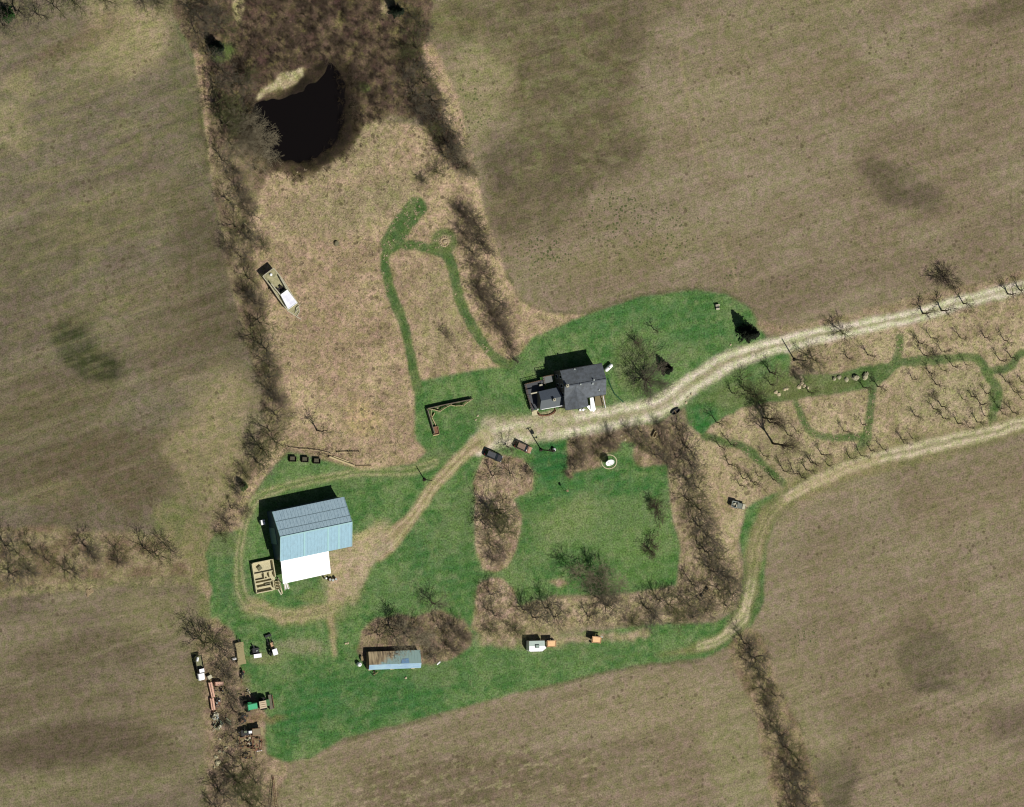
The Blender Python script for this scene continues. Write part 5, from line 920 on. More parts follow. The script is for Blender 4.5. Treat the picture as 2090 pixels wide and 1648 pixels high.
def b_vt(t):
    m = MB(); m.lathe([(.45, 0), (.55, .1), (.55, 1.0), (.4, 1.25), (.1, 1.35)], n=16); m.build('tank', bright, t, smooth=True); m = MB(); m.lathe([(.1, 1.34), (.1, 1.45)], n=8); m.build('cap', dark, t)
simple('water_tank', 'upright white water tank just left of the rusty blue shed', 'tank', 731, 1356, 0, b_vt)
def b_pile(n, mt, L=1.2, seed=0, wd=.15):
    def f(t):
        r = random.Random(seed)
        for i in range(n): m = MB(); m.box((r.gauss(0, .4), r.gauss(0, .4), .1+.09*i), (L*r.uniform(.5, 1.2), wd, .1), r.uniform(0, 3.1)); m.build('piece', mt[i % len(mt)], t)
    return f
simple('scrap_pile', 'dark scrap timber at the lower left corner of the rusty blue shed', 'scrap pile', 764, 1372, 0, b_pile(5, [darkw, wood], 1.4, 3))
simple('board', 'single white board lying right of the rusty blue shed', 'board', 895, 1354, .7, lambda t: MB().box((0, 0, .1), (1.1, .3, .08)).build('plank', white, t))
simple('crate', 'small pale crate by the upper left corner of the tank and shed', 'crate', 737, 1344, .2, lambda t: (MB().box((0, 0, .35), (.5, 1.0, .7)).build('body', offw, t), MB().box((0, 0, .72), (.56, 1.06, .04)).build('lid', wood, t)))
for x, y, lb in [(705, 1314, 'left of two pale stones in the grass above the white tank'), (710, 1313, 'right of two pale stones in the grass above the white tank'), (828, 1384, 'pale stone alone in the grass below the rusty blue shed')]:
    m = MB(); m.rock((0, 0, 0), .32, RNG); p = W(x, y); tag(m.build('stone', mat('pale_stone', alb(198, 184, 150), .9, .2, 3), loc=(p.x, p.y, 0)), lb, 'stone')
# ================================================================== VEHICLES, MACHINES, YARD THINGS
def wheel(t, x, y, r, w_, name='wheel'):
    m = MB(); m.tube((x, y-w_/2, r), (x, y+w_/2, r), r, n=14); o = m.build(name, rubber, t)
    m = MB(); m.tube((x, y-w_/2-.01, r), (x, y+w_/2+.01, r), r*.55, n=10); m.build('rim', galv, o)
def loft(t, name, secs, mt, caps=True):
    """secs: list of (x, halfwidth_bottom, halfwidth_top, z0, z1) forming a rounded body along x"""
    m = MB(); v = []; f = []
    for x, wb, wt, z0, z1 in secs:
        v += [(x, -wb*.92, z0), (x, -wb, z0+(z1-z0)*.35), (x, -wt, z0+(z1-z0)*.8), (x, -wt*.82, z1), (x, wt*.82, z1), (x, wt, z0+(z1-z0)*.8), (x, wb, z0+(z1-z0)*.35), (x, wb*.92, z0)]
    n = 8
    for j in range(len(secs)-1):
        for k in range(n): f.append((j*n+k, j*n+(k+1) % n, (j+1)*n+(k+1) % n, (j+1)*n+k))
    f.append(tuple(range(n))[::-1]); f.append(tuple(range((len(secs)-1)*n, len(secs)*n))); f = [tuple(reversed(q_)) for q_ in f]
    m.add(v, f); return m.build(name, mt, t)
def car(px, py, rot, body, roofm, label, L=4.6, Wd=1.8, suv=True, hatch=None):
    p = W(px, py); t = thing('parked_car', label, 'car', (p.x, p.y, 0), rot, 'cars parked beside the driveway'); h = L/2; w_ = Wd/2
    loft(t, 'body', [(-h, w_*.8, w_*.75, .45, .8), (-h+.12, w_*.95, w_*.9, .3, .92), (-h*.5, w_, w_*.95, .25, .95), (h*.4, w_, w_*.95, .25, .95), (h*.45, w_, w_*.94, .25, .98), (h-.4, w_*.95, w_*.88, .28, .86), (h-.05, w_*.8, w_*.72, .35, .7)], body)
    x0_, x1_ = (-h+.15, h*.42)
    c = loft(t, 'cabin', [(x0_, w_*.86, w_*.72, .9, 1.0), (x0_+.3, w_*.9, w_*.76, .9, 1.5), (x1_-.95, w_*.9, w_*.78, .9, 1.55), (x1_, w_*.88, w_*.8, .9, .98)], glass)
    m = MB(); m.prism([(x0_+.32, -w_*.66), (x1_-.85, -w_*.68), (x1_-.85, w_*.68), (x0_+.32, w_*.66)], 1.49, 1.585); m.build('roof', roofm, t)
    for sx_ in (-1, 1):
        for sy in (-1, 1): wheel(t, sx_*h*.62, sy*(w_-.1), .34, .22)
    for sy in (-1, 1):
        m = MB(); m.box((h-.12, sy*w_*.62, .66), (.16, .34, .16)); m.build('headlight', galv, t)
        m = MB(); m.box((-h+.04, sy*w_*.66, .74), (.1, .3, .2)); m.build('tail_light', mat('red_lens', (.3, .02, .02), .3, .2, 3), t)
        m = MB(); m.box((x1_-.25, sy*(w_+.08), 1.0), (.16, .2, .14)); m.build('mirror', body, t)
    m = MB(); m.box((h-.02, 0, .42), (.14, Wd*.8, .18)); m.box((-h+.0, 0, .45), (.14, Wd*.85, .2)); m.build('bumper', dark, t); return t
blk = mat('black_car_paint', (.022, .023, .027), .3, .2, 2, spec=.5); brn = mat('brown_car_paint', alb(120, 94, 78), .4, .2, 2); 
rr = mat('car_grey_roof', alb(64, 66, 70), .4, .2, 3, spec=.4); rb_ = mat('car_brown_roof', alb(134, 112, 94), .4, .2, 3)
car(1005, 930, ang((991, 923), (1026, 938)), blk, rr, 'black car parked under the bare shrub at the driveway edge', 4.9, 1.85)
cb = car(1066, 913, ang((1051, 905), (1085, 920)), brn, rb_, 'brown car parked below the driveway near the utility pole', 4.7, 1.85)
m = MB(); m.box((.75, -.45, 1.02), (.5, .4, .05)); m.build('white_patch', bright, cb)
m = MB(); m.box((1.75, 0, .9), (.75, 1.5, .07)); tag(m.build('hood', mat('tan_hood', alb(188, 148, 118), .4, .15, 3), cb), 'tan hood')
# poles
def pole(px, py, h, label, arms=True, name='utility_pole', th_=0.3, tr=False, r=.16):
    p = W(px, py); t = thing(name, label, 'pole', (p.x, p.y, 0), th_, 'utility poles'); m = MB(); m.tube((0, 0, 0), (0, 0, h), r, r*.7, 10); m.build('pole', mat('greyed_pole_wood', alb(92, 88, 70), .9, .3, 4), t)
    if arms: m = MB(); m.box((0, .15, h-.4), (1.4, .12, .14)); m.build('crossarm', darkw, t)
    if tr: m = MB(); m.lathe([(.2, h-2.1), (.36, h-2.05), (.36, h-1.2), (.2, h-1.12)], (.5, -.1, 0), 12); m.build('transformer', dark, t)
    m = MB(); m.lathe([(.5, .0), (.35, .25), (.05, .3)], n=8); m.build('base_collar', darkw, t)
    return t
p1 = pole(1104, 918, 8.4, 'tall wooden utility pole with transformer by the brown car', True, tr=True)
m = MB(); m.box((.3, 0, 4.6), (.7, .1, .1)); m.lathe([(.12, 4.3), (.28, 4.4), (.1, 4.65)], (.65, 0, 0), 10); m.build('yard_light', dark, p1)
pole(866, 979, 5.2, 'shorter utility pole beside the dirt drive to the barn', False, r=.14)
pole(1621, 734, 8.0, 'utility pole beside the bushy tree at the driveway bend', False, r=.17)
# white-topped round tank and bird house
def b_dot(t): m = MB(); m.lathe([(.5, 0), (.55, .1), (.5, .5)], n=14); m.build('base', dark, t); m = MB(); m.lathe([(.46, .5), (.44, .75), (.3, .95), (.05, 1.02)], n=16); m.build('dome', bright, t, smooth=True)
simple('wellhead', 'white domed well cap on the dark green lawn right of the pole', 'well cap', 1129, 918, 0, b_dot)
def b_bird(t):
    m = MB(); m.tube((0, 0, 0), (0, 0, 2.2), .06); m.build('post', wood, t); m = MB(); m.box((0, 0, 2.4), (.4, .4, .45)); b = m.build('box', offw, t); m = MB(); m.box((0, 0, 2.66), (.55, .55, .06)); m.build('lid', wood, b)
simple('bird_house', 'pale bird house on a post in the square lawn', 'bird house', 1150, 1001, .2, b_bird)
# satellite dish
def b_dish(t):
    m = MB(); m.tube((0, 0, 0), (0, 0, 1.6), .1); m.build('post', galv, t)
    prof = [(.05, 0), (.3, .03), (.6, .11), (.88, .23), (1.1, .37)]; m = MB(); v = []; f = []; n = 24
    tl = Matrix.Rotation(.75, 3, 'X')
    for r_, z in prof:
        for k in range(n): a = 2*math.pi*k/n; q_ = tl @ Vector((r_*math.cos(a), r_*math.sin(a), z)); v.append((q_.x, q_.y, q_.z+1.7))
    for j in range(len(prof)-1):
        for k in range(n): f.append((j*n+k, j*n+(k+1) % n, (j+1)*n+(k+1) % n, (j+1)*n+k))
    f.append(tuple(range(n))[::-1]); v2 = [(x, y, z-.03) for x, y, z in v]; m.add(v, f); m.add(v2, [tuple(reversed(q_)) for q_ in f]); m.build('reflector', bright, t)
    m = MB()
    for a in (0.5, 2.6, 4.7): q_ = tl @ Vector((1.05*math.cos(a), 1.05*math.sin(a), .36)); c = tl @ Vector((0, 0, 1.1)); m.tube((q_.x, q_.y, q_.z+1.7), (c.x, c.y, c.z+1.7), .03, n=5)
    m.build('feed_strut', galv, t); c = tl @ Vector((0, 0, 1.1)); m = MB(); m.lathe([(.1, -.1), (.12, .15)], (c.x, c.y, c.z+1.7), 8); m.build('feed_horn', offw, t)
simple('satellite_dish', 'large white satellite dish at the upper edge of the square lawn', 'satellite dish', 1239, 942, 0, b_dish)
m = MB(); cc = W(1243, 943)
for k in range(22): a = 6.283*k/22; m.box((2.0*math.cos(a), 1.7*math.sin(a), .06), (.5, .22, .12), a+1.57)
tag(m.build('stone_ring', concrete, loc=(cc.x, cc.y, 0)), 'ring of pale stones round the satellite dish', 'stone ring')
# zigzag rail fence with dark timber wall and brick box
def rails(pts, z=.9, mt=palew, par=None, r=.09, n=3):
    m = MB()
    for a, b in zip(pts[:-1], pts[1:]):
        A, B2 = W(*a, z), W(*b, z)
        for k in range(n): zz = z-k*.28; d = (B2-A).normalized()*.25; m.tube((A.x-d.x-par.location.x, A.y-d.y-par.location.y, zz), (B2.x+d.x-par.location.x, B2.y+d.y-par.location.y, zz), r, r*.8, 6)
    m.build('rails', mt, par)
    for a in pts: A = W(*a, z); m = MB(); m.tube((A.x-par.location.x, A.y-par.location.y, 0), (A.x-par.location.x, A.y-par.location.y, z+.1), .09, n=6); m.build('post', darkw, par)
pz = W(868, 830); zf = thing('rail_fence', 'pale zigzag split rail fence above the driveway left of the house', 'fence', (pz.x, pz.y, 0))
rails([(875, 835), (884, 836), (898, 840), (912, 831), (920, 827), (930, 829), (946, 828), (956, 820), (965, 815)], .9, palew, zf); rails([(880, 837), (880, 852)], .8, palew, zf, n=2)
def wall_line(pts, h, wd, mt, name, label, cat, group=None):
    o_ = W(*pts[0]); t = MB()
    for a, b in zip(pts[:-1], pts[1:]):
        A, B2 = W(*a), W(*b); th_ = math.atan2(B2.y-A.y, B2.x-A.x); L = (B2-A).length; c = (A+B2)/2; t.box((c.x-o_.x, c.y-o_.y, h/2), (L+.02, wd, h), th_)
    return tag(t.build(name, mt, loc=(o_.x, o_.y, 0)), label, cat, group)
wall_line([(870, 834), (905, 826), (960, 815)], 1.05, .22, mat('silvered_planks', alb(122, 112, 96), .9, .35, 2, spec=.1), 'plank_fence', 'straight dark plank fence behind the zigzag rails, long arm', 'fence'); wall_line([(870, 836.5), (884, 884)], 1.05, .22, mat('silvered_planks2', alb(126, 118, 104), .9, .35, 2, spec=.1), 'plank_fence', 'straight dark plank fence behind the zigzag rails, short arm', 'fence')
wall_line([(880, 852), (888, 868)], .5, .16, palew, 'rail', 'pale fallen rail beside the short arm of the plank fence', 'rail')
wall_line([(886, 843), (880, 853)], .5, .16, palew, 'rail', 'short pale rail slanting inside the corner of the plank fence', 'rail')
def b_raised(t):
    m = MB()
    for x, y, a, b in ((0, -.95, 1.5, .12), (0, .95, 1.5, .12), (-.7, 0, .12, 1.75), (.7, 0, .12, 1.75)): m.box((x, y, .35), (a, b, .7))
    m.build('frame', wood, t); m = MB(); m.box((0, 0, .22), (1.26, 1.72, .44)); m.build('soil', rust, t); m = MB(); m.box((0, -1.1, .06), (1.5, .3, .12)); m.build('sill', palew, t)
simple('raised_bed', 'boxed raised bed with reddish soil at the end of the plank fence', 'raised bed', 888, 879, ang((881, 888), (895, 885)), b_raised)
for x, y, lb in [(893, 834, 'small pale stone inside the zigzag rail fence'), (975, 849, 'pale stone on the worn grass right of the rail fence'), (971, 857, 'smaller pale stone below its neighbour right of the rail fence')]:
    m = MB(); m.rock((0, 0, 0), .25, RNG); p = W(x, y); tag(m.build('stone', mat('pale_stone', alb(198, 184, 150), .9, .2, 3), loc=(p.x, p.y, 0)), lb, 'stone')
# meadow fence and logs above the barn
q0 = W(600, 915); t = thing('rail_fence', 'weathered low rail fence along the meadow edge above the barn', 'fence', (q0.x, q0.y, 0)); rails([(592, 914), (612, 917), (632, 918), (655, 921), (675, 926)], .6, palew, t, .06, 2)
q0 = W(700, 925); t = thing('rail_fence', 'short pale rail fence with weeds behind it above the logs', 'fence', (q0.x, q0.y, 0)); rails([(690, 924), (712, 923), (734, 923)], .6, palew, t, .07, 2)
def log(a, b, r, label, mt=palew):
    A, B2 = W(*a), W(*b); m = MB(); d = B2-A; n = 6; rr_ = [r*RNG.uniform(.85, 1.1) for _ in range(n+1)]
    for k in range(n): p, q_ = d*(k/n), d*((k+1)/n); m.tube((p.x, p.y, r+.03), (q_.x, q_.y, r+.03), rr_[k], rr_[k+1], 9, caps=True)
    tag(m.build('log', mt, loc=(A.x, A.y, 0)), label, 'log')
log((671, 932), (722, 951), .26, 'long pale log lying at the meadow edge above the barn'); log((680, 931), (712, 943), .14, 'thin pale log lying behind the long log'); log((726, 951), (757, 951), .14, 'thin brown log with dark end right of the long log', wood)
log((498, 455), (513, 470), .16, 'pale fallen trunk in the west hedgerow'); log((838, 1272), (848, 1280), .12, 'pale fallen branch in the shed thicket', wood)
# edging boards of the long bed
for a, b, lb in (((1075, 947), (1087, 963), 'slanting pale board edging the long straw bed'), ((1087, 966), (1086, 985), 'upright pale board edging the long straw bed')): wall_line([a, b], .25, .12, palew, 'edging_board', lb, 'board')
# compost bins
def b_bin(t):
    for x, y, a, b in ((0, -.6, 1.7, .1), (0, .6, 1.7, .1), (-.8, 0, .1, 1.1), (.8, 0, .1, 1.1)):
        m = MB(); m.box((x, y, .4), (a, b, .8)); m.build('side', darkw, t)
    m = MB(); m.box((0, 0, .2), (1.5, 1.1, .4)); m.build('fill', mat('compost', alb(96, 92, 74), .95, .4, 4), t)
b0 = simple('compost_bin', 'dark square compost bin above the barn, left of three', 'compost bin', 596, 937, -.05, b_bin, 'compost bins above the barn')
for x, y, lb in ((621, 938, 'dark square compost bin above the barn, middle of three'), (645, 941, 'dark square compost bin above the barn, right of three')):
    c = copytree(b0); p = W(x, y); c.location = (p.x, p.y, 0); c['label'] = lb
# ---- derelict boat
ob = W(570, 590); bt = thing('houseboat', 'long derelict boat with white cabin roof grounded in the meadow', 'boat', (ob.x, ob.y, 0))
def BP(pts, z): return [(W(a, b, z).x-ob.x, W(a, b, z).y-ob.y) for a, b in pts]
top = BP([(536, 564), (558, 547.5), (574, 567), (590, 592), (607.4, 619.5), (611, 636), (605, 646), (587.5, 635), (567.5, 608), (551, 583)], 1.9)
cx_ = sum(p[0] for p in top)/len(top); cy_ = sum(p[1] for p in top)/len(top); bot = [(cx_+(x-cx_)*.86, cy_+(y-cy_)*.86) for x, y in top]
m = MB(); n = len(top); m.add([(x, y, .15) for x, y in bot]+[(x, y, 1.9) for x, y in top], [tuple(range(n)), tuple(reversed(range(n, 2*n)))]+[(i, i+n, (i+1) % n+n, (i+1) % n) for i in range(n)])
hull = m.build('hull', mat('grimy_hull', alb(176, 172, 150), .7, .3, 1.2), bt)
ins = [(cx_+(x-cx_)*.97, cy_+(y-cy_)*.97) for x, y in top]; m = MB(); m.prism(ins, 1.88, 1.95); m.build('deck', mat('mossy_deck', alb(176, 168, 130), .9, .35, 1.3, col2=alb(124, 122, 88)), bt)
m = MB()
for i in range(n): m.tube((*top[i], 1.98), (*top[(i+1) % n], 1.98), .12, n=5)
m.build('gunwale', offw, bt)
cab = BP([(572.8, 602), (586.2, 592), (606, 618.5), (588.3, 631.5)], 3.1); cc_ = (sum(p[0] for p in cab)/4, sum(p[1] for p in cab)/4)
m = MB(); m.prism([(cc_[0]+(x-cc_[0])*.9, cc_[1]+(y-cc_[1])*.9) for x, y in cab], 1.95, 3.0); cbn = m.build('cabin', white, bt)
m = MB(); m.prism(cab, 3.0, 3.12); m.build('roof', mat('chalky_white_roof', (.80, .80, .86), .5, .1, 1.0, col2=(.62, .62, .70)), cbn)
m = MB()
for a, b in ((cab[0], cab[1]), (cab[1], cab[2]), (cab[2], cab[3]), (cab[3], cab[0])): m.tube((*a, 3.14), (*b, 3.14), .09, n=5)
m.build('roof_trim', bright, cbn)
for pr in ([(553.5, 579), (563, 591), (573, 603)], [(572, 566.5), (579, 579), (586, 591)]):
    P_ = BP(pr, 2.9); m = MB()
    for a, b in zip(P_[:-1], P_[1:]): m.tube((*a, 2.9), (*b, 2.9), .17, n=6)
    for a in P_: m.tube((*a, 1.9), (*a, 2.9), .06, n=5)
    m.build('side_rail', offw, bt)
P_ = BP([(566, 589), (575, 583), (583, 592), (574, 600)], 1.9); m = MB(); m.prism(P_, 1.951, 2.0); m.build('cockpit_well', dark, bt)
P_ = BP([(567, 592), (573, 586), (582, 592), (574, 597)], 2.3)
m = MB(); m.box((*P_[0], 2.2), (.9, .5, .5), -.9); m.box((*P_[1], 2.15), (.8, .6, .4), -.9); m.build('bench', darkw, bt); m = MB(); m.tube((*P_[2], 2.4), (*P_[3], 2.4), .1); m.build('helm', offw, bt)
q_ = BP([(553.5, 561)], 2.3)[0]; m = MB(); m.lathe([(.3, 0), (.34, .3), (.2, .4)], (q_[0], q_[1], 1.95), 10); m.build('hatch', bright, bt)
Pb = BP([(603, 640), (605, 629), (613, 622), (608, 632), (604.6, 646), (615, 652)], 2.2)
m = MB(); m.tube((*Pb[0], 2.1), (*Pb[1], 2.2), .1); m.tube((*Pb[1], 2.2), (*Pb[2], 2.2), .09); m.tube((*Pb[3], 2.1), (*Pb[0], 2.1), .09); m.tube((*Pb[4], 2.05), (*Pb[5], 2.2), .12); m.build('bow_gear', offw, bt)
for f in (.2, .8):
    m = MB(); x = top[0][0]*(1-f)+top[6][0]*f; y = top[0][1]*(1-f)+top[6][1]*f; m.box((cx_+(x-cx_)*.7, cy_+(y-cy_)*.7, .1), (1.8, .3, .2), .6); m.build('keel_block', darkw, bt)
# ---- camper, gravity wagons
def b_camper(t):
    L, D, hh = 4.2, 2.6, 2.3
    pl = [(-L/2, -D/2+.25), (-L/2+.3, -D/2), (L/2-.7, -D/2), (L/2+.35, -D/2+.75), (L/2, .05), (L/2-.1, D/2), (-L/2, D/2)]
    m = MB(); m.prism(pl, .5, hh-.15); m.build('body', white, t)
    m = MB(); m.prism([(x*.99, y) for x, y in pl if y < .06]+[(-L/2, .05)], hh-.14, hh); tag(m.build('roof', bright, t), 'white half of the roof')
    m = MB(); m.prism([(-L/2, .06), (L/2-.03, .06), (L/2-.1, D/2), (-L/2, D/2)], hh-.14, hh-.02); tag(m.build('roof', mat('grey_camper_roof', alb(176, 192, 182), .5, .1, 2), t), 'grey half of the roof')
    m = MB(); m.box((0, 0, hh+.1), (1.0, .8, .2)); h = m.build('hatch', mat('hatch_frame', alb(92, 104, 96), .5, .2, 2), t); m = MB(); m.box((0, 0, hh+.22), (.7, .55, .05)); m.build('lid', mat('hatch_lid', alb(150, 170, 158), .4, .2, 2), h)
    for y in (-D/2+.1, D/2-.1): wheel(t, -.3, y, .35, .2)
    m = MB(); m.box((L/2+.9, -.3, .5), (1.1, .12, .12)); m.build('tow_bar', dark, t)
    m = MB(); m.box((0, -D/2-.01, 1.5), (1.2, .04, .5)); m.build('window', glass, t)
simple('camper', 'white camper trailer with half grey roof and square hatch', 'camper', 1089, 1318, 0, b_camper)
def b_wagon(t):
    m = MB(); m.add([(-.5, -.45, .9), (.5, -.45, .9), (.5, .45, .9), (-.5, .45, .9), (-1.25, -.75, 1.9), (1.15, -.75, 1.9), (1.15, .75, 1.9), (-1.25, .75, 1.9)], [(3, 2, 1, 0), (0, 1, 5, 4), (1, 2, 6, 5), (2, 3, 7, 6), (3, 0, 4, 7)]); m.build('hopper', orange, t)
    m = MB(); m.prism([(-1.0, -.62), (1.0, -.62), (1.0, .62), (-1.0, .62)], 1.78, 1.86); m.build('cover', orange, t)
    m = MB()
    for a, b in (((-1.25, -.75), (1.15, -.75)), ((1.15, -.75), (1.15, .75)), ((1.15, .75), (-1.25, .75)), ((-1.25, .75), (-1.25, -.75))): m.tube((*a, 1.92), (*b, 1.92), .05, n=5)
    m.build('rim_bar', orange, t)
    m = MB(); m.box((.2, 0, .62), (2.8, .15, .12)); m.box((-.7, 0, .6), (.12, 1.5, .12)); m.box((.9, 0, .6), (.12, 1.5, .12)); m.box((1.9, 0, .6), (1.0, .1, .1)); m.build('chassis', dark, t)
    for x in (-.7, .9):
        for y in (-.8, .8): wheel(t, x, y, .36, .2)
w1 = simple('grain_wagon', 'small orange hopper wagon right behind the white camper', 'wagon', 1120, 1313, 0, b_wagon, 'orange hopper wagons')
w2 = copytree(w1); p = W(1212, 1305); w2.location = (p.x, p.y, 0); w2.rotation_euler.z = -.12; w2['label'] = 'small orange hopper wagon alone in the grass right of the camper'
m = MB(); m.box((.9, .75, 1.5), (1.5, .3, .15)); m.build('unloading_chute', galv, w2)
# ---- machinery yard
def b_flat(t):
    m = MB(); m.box((0, 0, .85), (1.9, 3.4, .12)); m.build('bed', beige, t); 
    for y, a in ((2.2, 2.15), (-2.2, 2.2)): m = MB(); m.box((0, y, .85), (a, 1.0, .14)); m.build('end_platform', beige, t)
    m = MB(); m.box((0, 0, .65), (.2, 5.4, .2)); m.build('frame', dark, t)
    for x in (-.8, .8):
        for y in (-1.9, 1.9): wheel(t, x, y, .38, .22)
    m = MB(); m.box((0, 3.3, .6), (.12, 1.6, .12)); m.build('drawbar', dark, t)
simple('flatbed_wagon', 'beige plank flatbed wagon left of the two white topped machines', 'wagon', 488.5, 1333.5, ang((489, 1356), (483, 1312))-math.pi/2, b_flat)
def b_cyl(t): m = MB(); m.tube((-.5, 0, .35), (.5, 0, .35), .3, n=14); m.build('drum', bright, t); m = MB(); m.box((0, 0, .06), (.7, .5, .12)); m.build('cradle', dark, t)
simple('drum_tank', 'small white drum lying at the left side of the flatbed wagon', 'tank', 476.5, 1345, .2, b_cyl)
def b_tractor(hood, roofc, full=True):
    def f(t):
        m = MB(); m.box((0, 1.1, 1.05), (.7, 1.7, .6), 0, .9); m.build('hood', hood, t); m = MB(); m.box((0, 0, .8), (.5, 2.6, .4)); m.build('chassis', dark, t)
        m = MB(); m.box((0, -.5, 2.1), (1.25, 1.5, .12)); m.build('canopy', roofc, t); m = MB()
        for x in (-.5, .5):
            for y in (-1.1, .1): m.tube((x, y, .9), (x, y, 2.1), .04, n=5)
        m.build('canopy_post', dark, t)
        m = MB(); m.box((0, -.6, 1.05), (.5, .45, .12)); m.build('seat', dark, t); m = MB(); m.tube((0, .05, 1.2), (0, .25, 1.45), .02, n=5); m.lathe([(.2, 1.45), (.2, 1.48)], (0, .1, 0), 10); m.build('steering_wheel', dark, t)
        for x in (-.75, .75): wheel(t, 0, 0, .1, .1) if False else None
        for x in (-.8, .8):
            m = MB(); m.tube((x-.2, -.6, .7), (x+.2, -.6, .7), .7, n=16); w_ = m.build('rear_wheel', rubber, t); m = MB(); m.tube((x-.21, -.6, .7), (x+.21, -.6, .7), .32, n=10); m.build('rim', galv, w_)
            m = MB(); m.tube((x*.8-.1, 1.6, .4), (x*.8+.1, 1.6, .4), .4, n=14); w_ = m.build('front_wheel', rubber, t); m = MB(); m.tube((x*.8-.11, 1.6, .4), (x*.8+.11, 1.6, .4), .18, n=8); m.build('rim', galv, w_)
        m = MB(); m.tube((.2, 1.3, 1.3), (.2, 1.3, 2.0), .05); m.build('exhaust', dark, t)
        if full:
            m = MB(); m.box((-.55, 2.5, .6), (.12, 2.2, .12), 0); m.box((.55, 2.5, .6), (.12, 2.2, .12)); m.box((0, 3.6, .35), (1.7, .5, .5)); m.build('loader', dark, t)
    return f
simple('tractor', 'tractor with pale orange hood, white canopy and front loader', 'tractor', 554, 1326, ang((559, 1332), (552, 1308))-math.pi/2, b_tractor(mat('pale_orange_hood', alb(196, 160, 122), .6, .2, 3), bright))
def b_mow(t):
    m = MB(); m.box((0, 0, .5), (1.3, .6, .2)); m.build('frame', dark, t); m = MB(); m.box((.25, -.55, 1.15), (2.0, .95, .12)); m.build('canopy', bright, t)
    m = MB(); m.box((0, .7, .55), (1.6, 1.3, .5)); m.box((-.3, 1.6, .5), (.3, 1.4, .3), .4); m.build('body', dark, t)
    m = MB(); 
    for x in (-.6, 1.0): m.tube((x, -.5, .4), (x, -.5, 1.1), .05, n=5)
    m.build('canopy_post', dark, t); m = MB(); m.tube((.2, .6, .8), (.3, .9, 1.0), .18, n=8); m.build('engine', galv, t)
    for x in (-.85, .95): wheel(t, x, 0, .35, .25); wheel(t, x, 1.1, .3, .2)
simple('riding_mower', 'low dark machine with white canopy right of the flatbed wagon', 'mower', 520, 1334, .1, b_mow)
# old truck
def b_truck(t):
    loft(t, 'body', [(1.0, .75, .7, .5, 1.2), (1.3, .9, .85, .4, 1.25), (2.7, .9, .8, .4, 1.15), (3.05, .8, .65, .5, .95)], white)
    loft(t, 'cab', [(.1, .85, .75, .6, 1.9), (.3, .9, .75, .6, 2.0), (1.0, .9, .72, .6, 1.95), (1.45, .88, .75, .6, 1.2)], glass)
    m = MB(); m.box((.6, 0, 2.02), (.85, 1.25, .08)); m.build('cab_roof', bright, t)
    m = MB(); m.box((-1.4, 0, .95), (3.1, 1.8, .12)); m.build('bed', mat('olive_bed', alb(128, 128, 94), .8, .3, 2), t)
    m = MB(); 
    for y in (-.88, .88): m.box((-1.4, y, 1.2), (3.1, .06, .4))
    m.box((-2.95, 0, 1.2), (.06, 1.7, .4)); m.build('bed_side', dark, t)
    for x in (-1.8, 2.1):
        for y in (-.82, .82): wheel(t, x, y, .4, .24)
    for y in (-.6, .6): m = MB(); m.box((3.06, y, .85), (.06, .25, .2)); m.build('headlight', galv, t)
tk = simple('truck', 'old truck with white hood and black bed beside the left field', 'truck', 405, 1363, ang((402, 1342), (410, 1385)), b_truck)
ptk = W(402, 1346, 1.0); dr = thing('drum_tank', 'white drum lying in the bed of the old truck', 'tank', (ptk.x, ptk.y, 1.01), -.2); m = MB(); m.tube((0, -.5, .3), (0, .5, .3), .3, n=12); m.build('drum', bright, dr)
def b_box(mt, a, b, h, top=None):
    def f(t):
        m = MB(); m.box((0, 0, h/2), (a, b, h), 0, .94); m.build('body', mt, t); m = MB(); m.box((0, 0, h+.03), (a*.98, b*.98, .06)); m.build('lid', top or mt, t)
        m = MB(); m.box((a*.35, 0, h*.5), (.12, b+.06, h*.3)); m.box((-a*.35, 0, h*.5), (.12, b+.06, h*.3)); m.build('strap', dark, t)
    return f
simple('seed_box', 'pale cream box behind the old truck\'s white hood', 'box', 426, 1382, .5, b_box(offw, 1.1, .9, .8))
# long faded red combine header / elevator
def b_header(L, wd, parts, mt):
    def f(t):
        m = MB(); m.box((0, 0, .55), (L, wd, .5), 0, .96); m.build('trough', mt, t)
        m = MB(); m.tube((-L/2+.1, 0, .92), (L/2-.1, 0, .92), .16, n=8); m.build('auger', mt, t)
        for k in range(parts): m = MB(); x = -L/2+L*(k+.5)/parts; m.box((x, wd*.62, .3), (.12, wd*.5, .3)); m.build('bracket', dark, t)
        m = MB(); m.box((L/2+.4, 0, .35), (.9, .15, .15)); m.build('tongue', rust, t)
    return f
simple('grain_auger', 'long faded red trough machine, upper of two in the scrap row', 'machine', 430, 1408, ang((428, 1395), (434, 1422)), b_header(3.9, .95, 5, pink), 'faded red machines')
simple('grain_auger', 'faded red trough machine, lower of two in the scrap row', 'machine', 432, 1437, ang((431, 1425), (435, 1452)), b_header(3.0, 1.0, 4, pink), 'faded red machines')
simple('seed_box', 'faded pink box on the rusty frame behind the red machine', 'box', 444, 1395, ang((438, 1395), (456, 1394)), b_box(pink, 2.1, .9, 1.3))
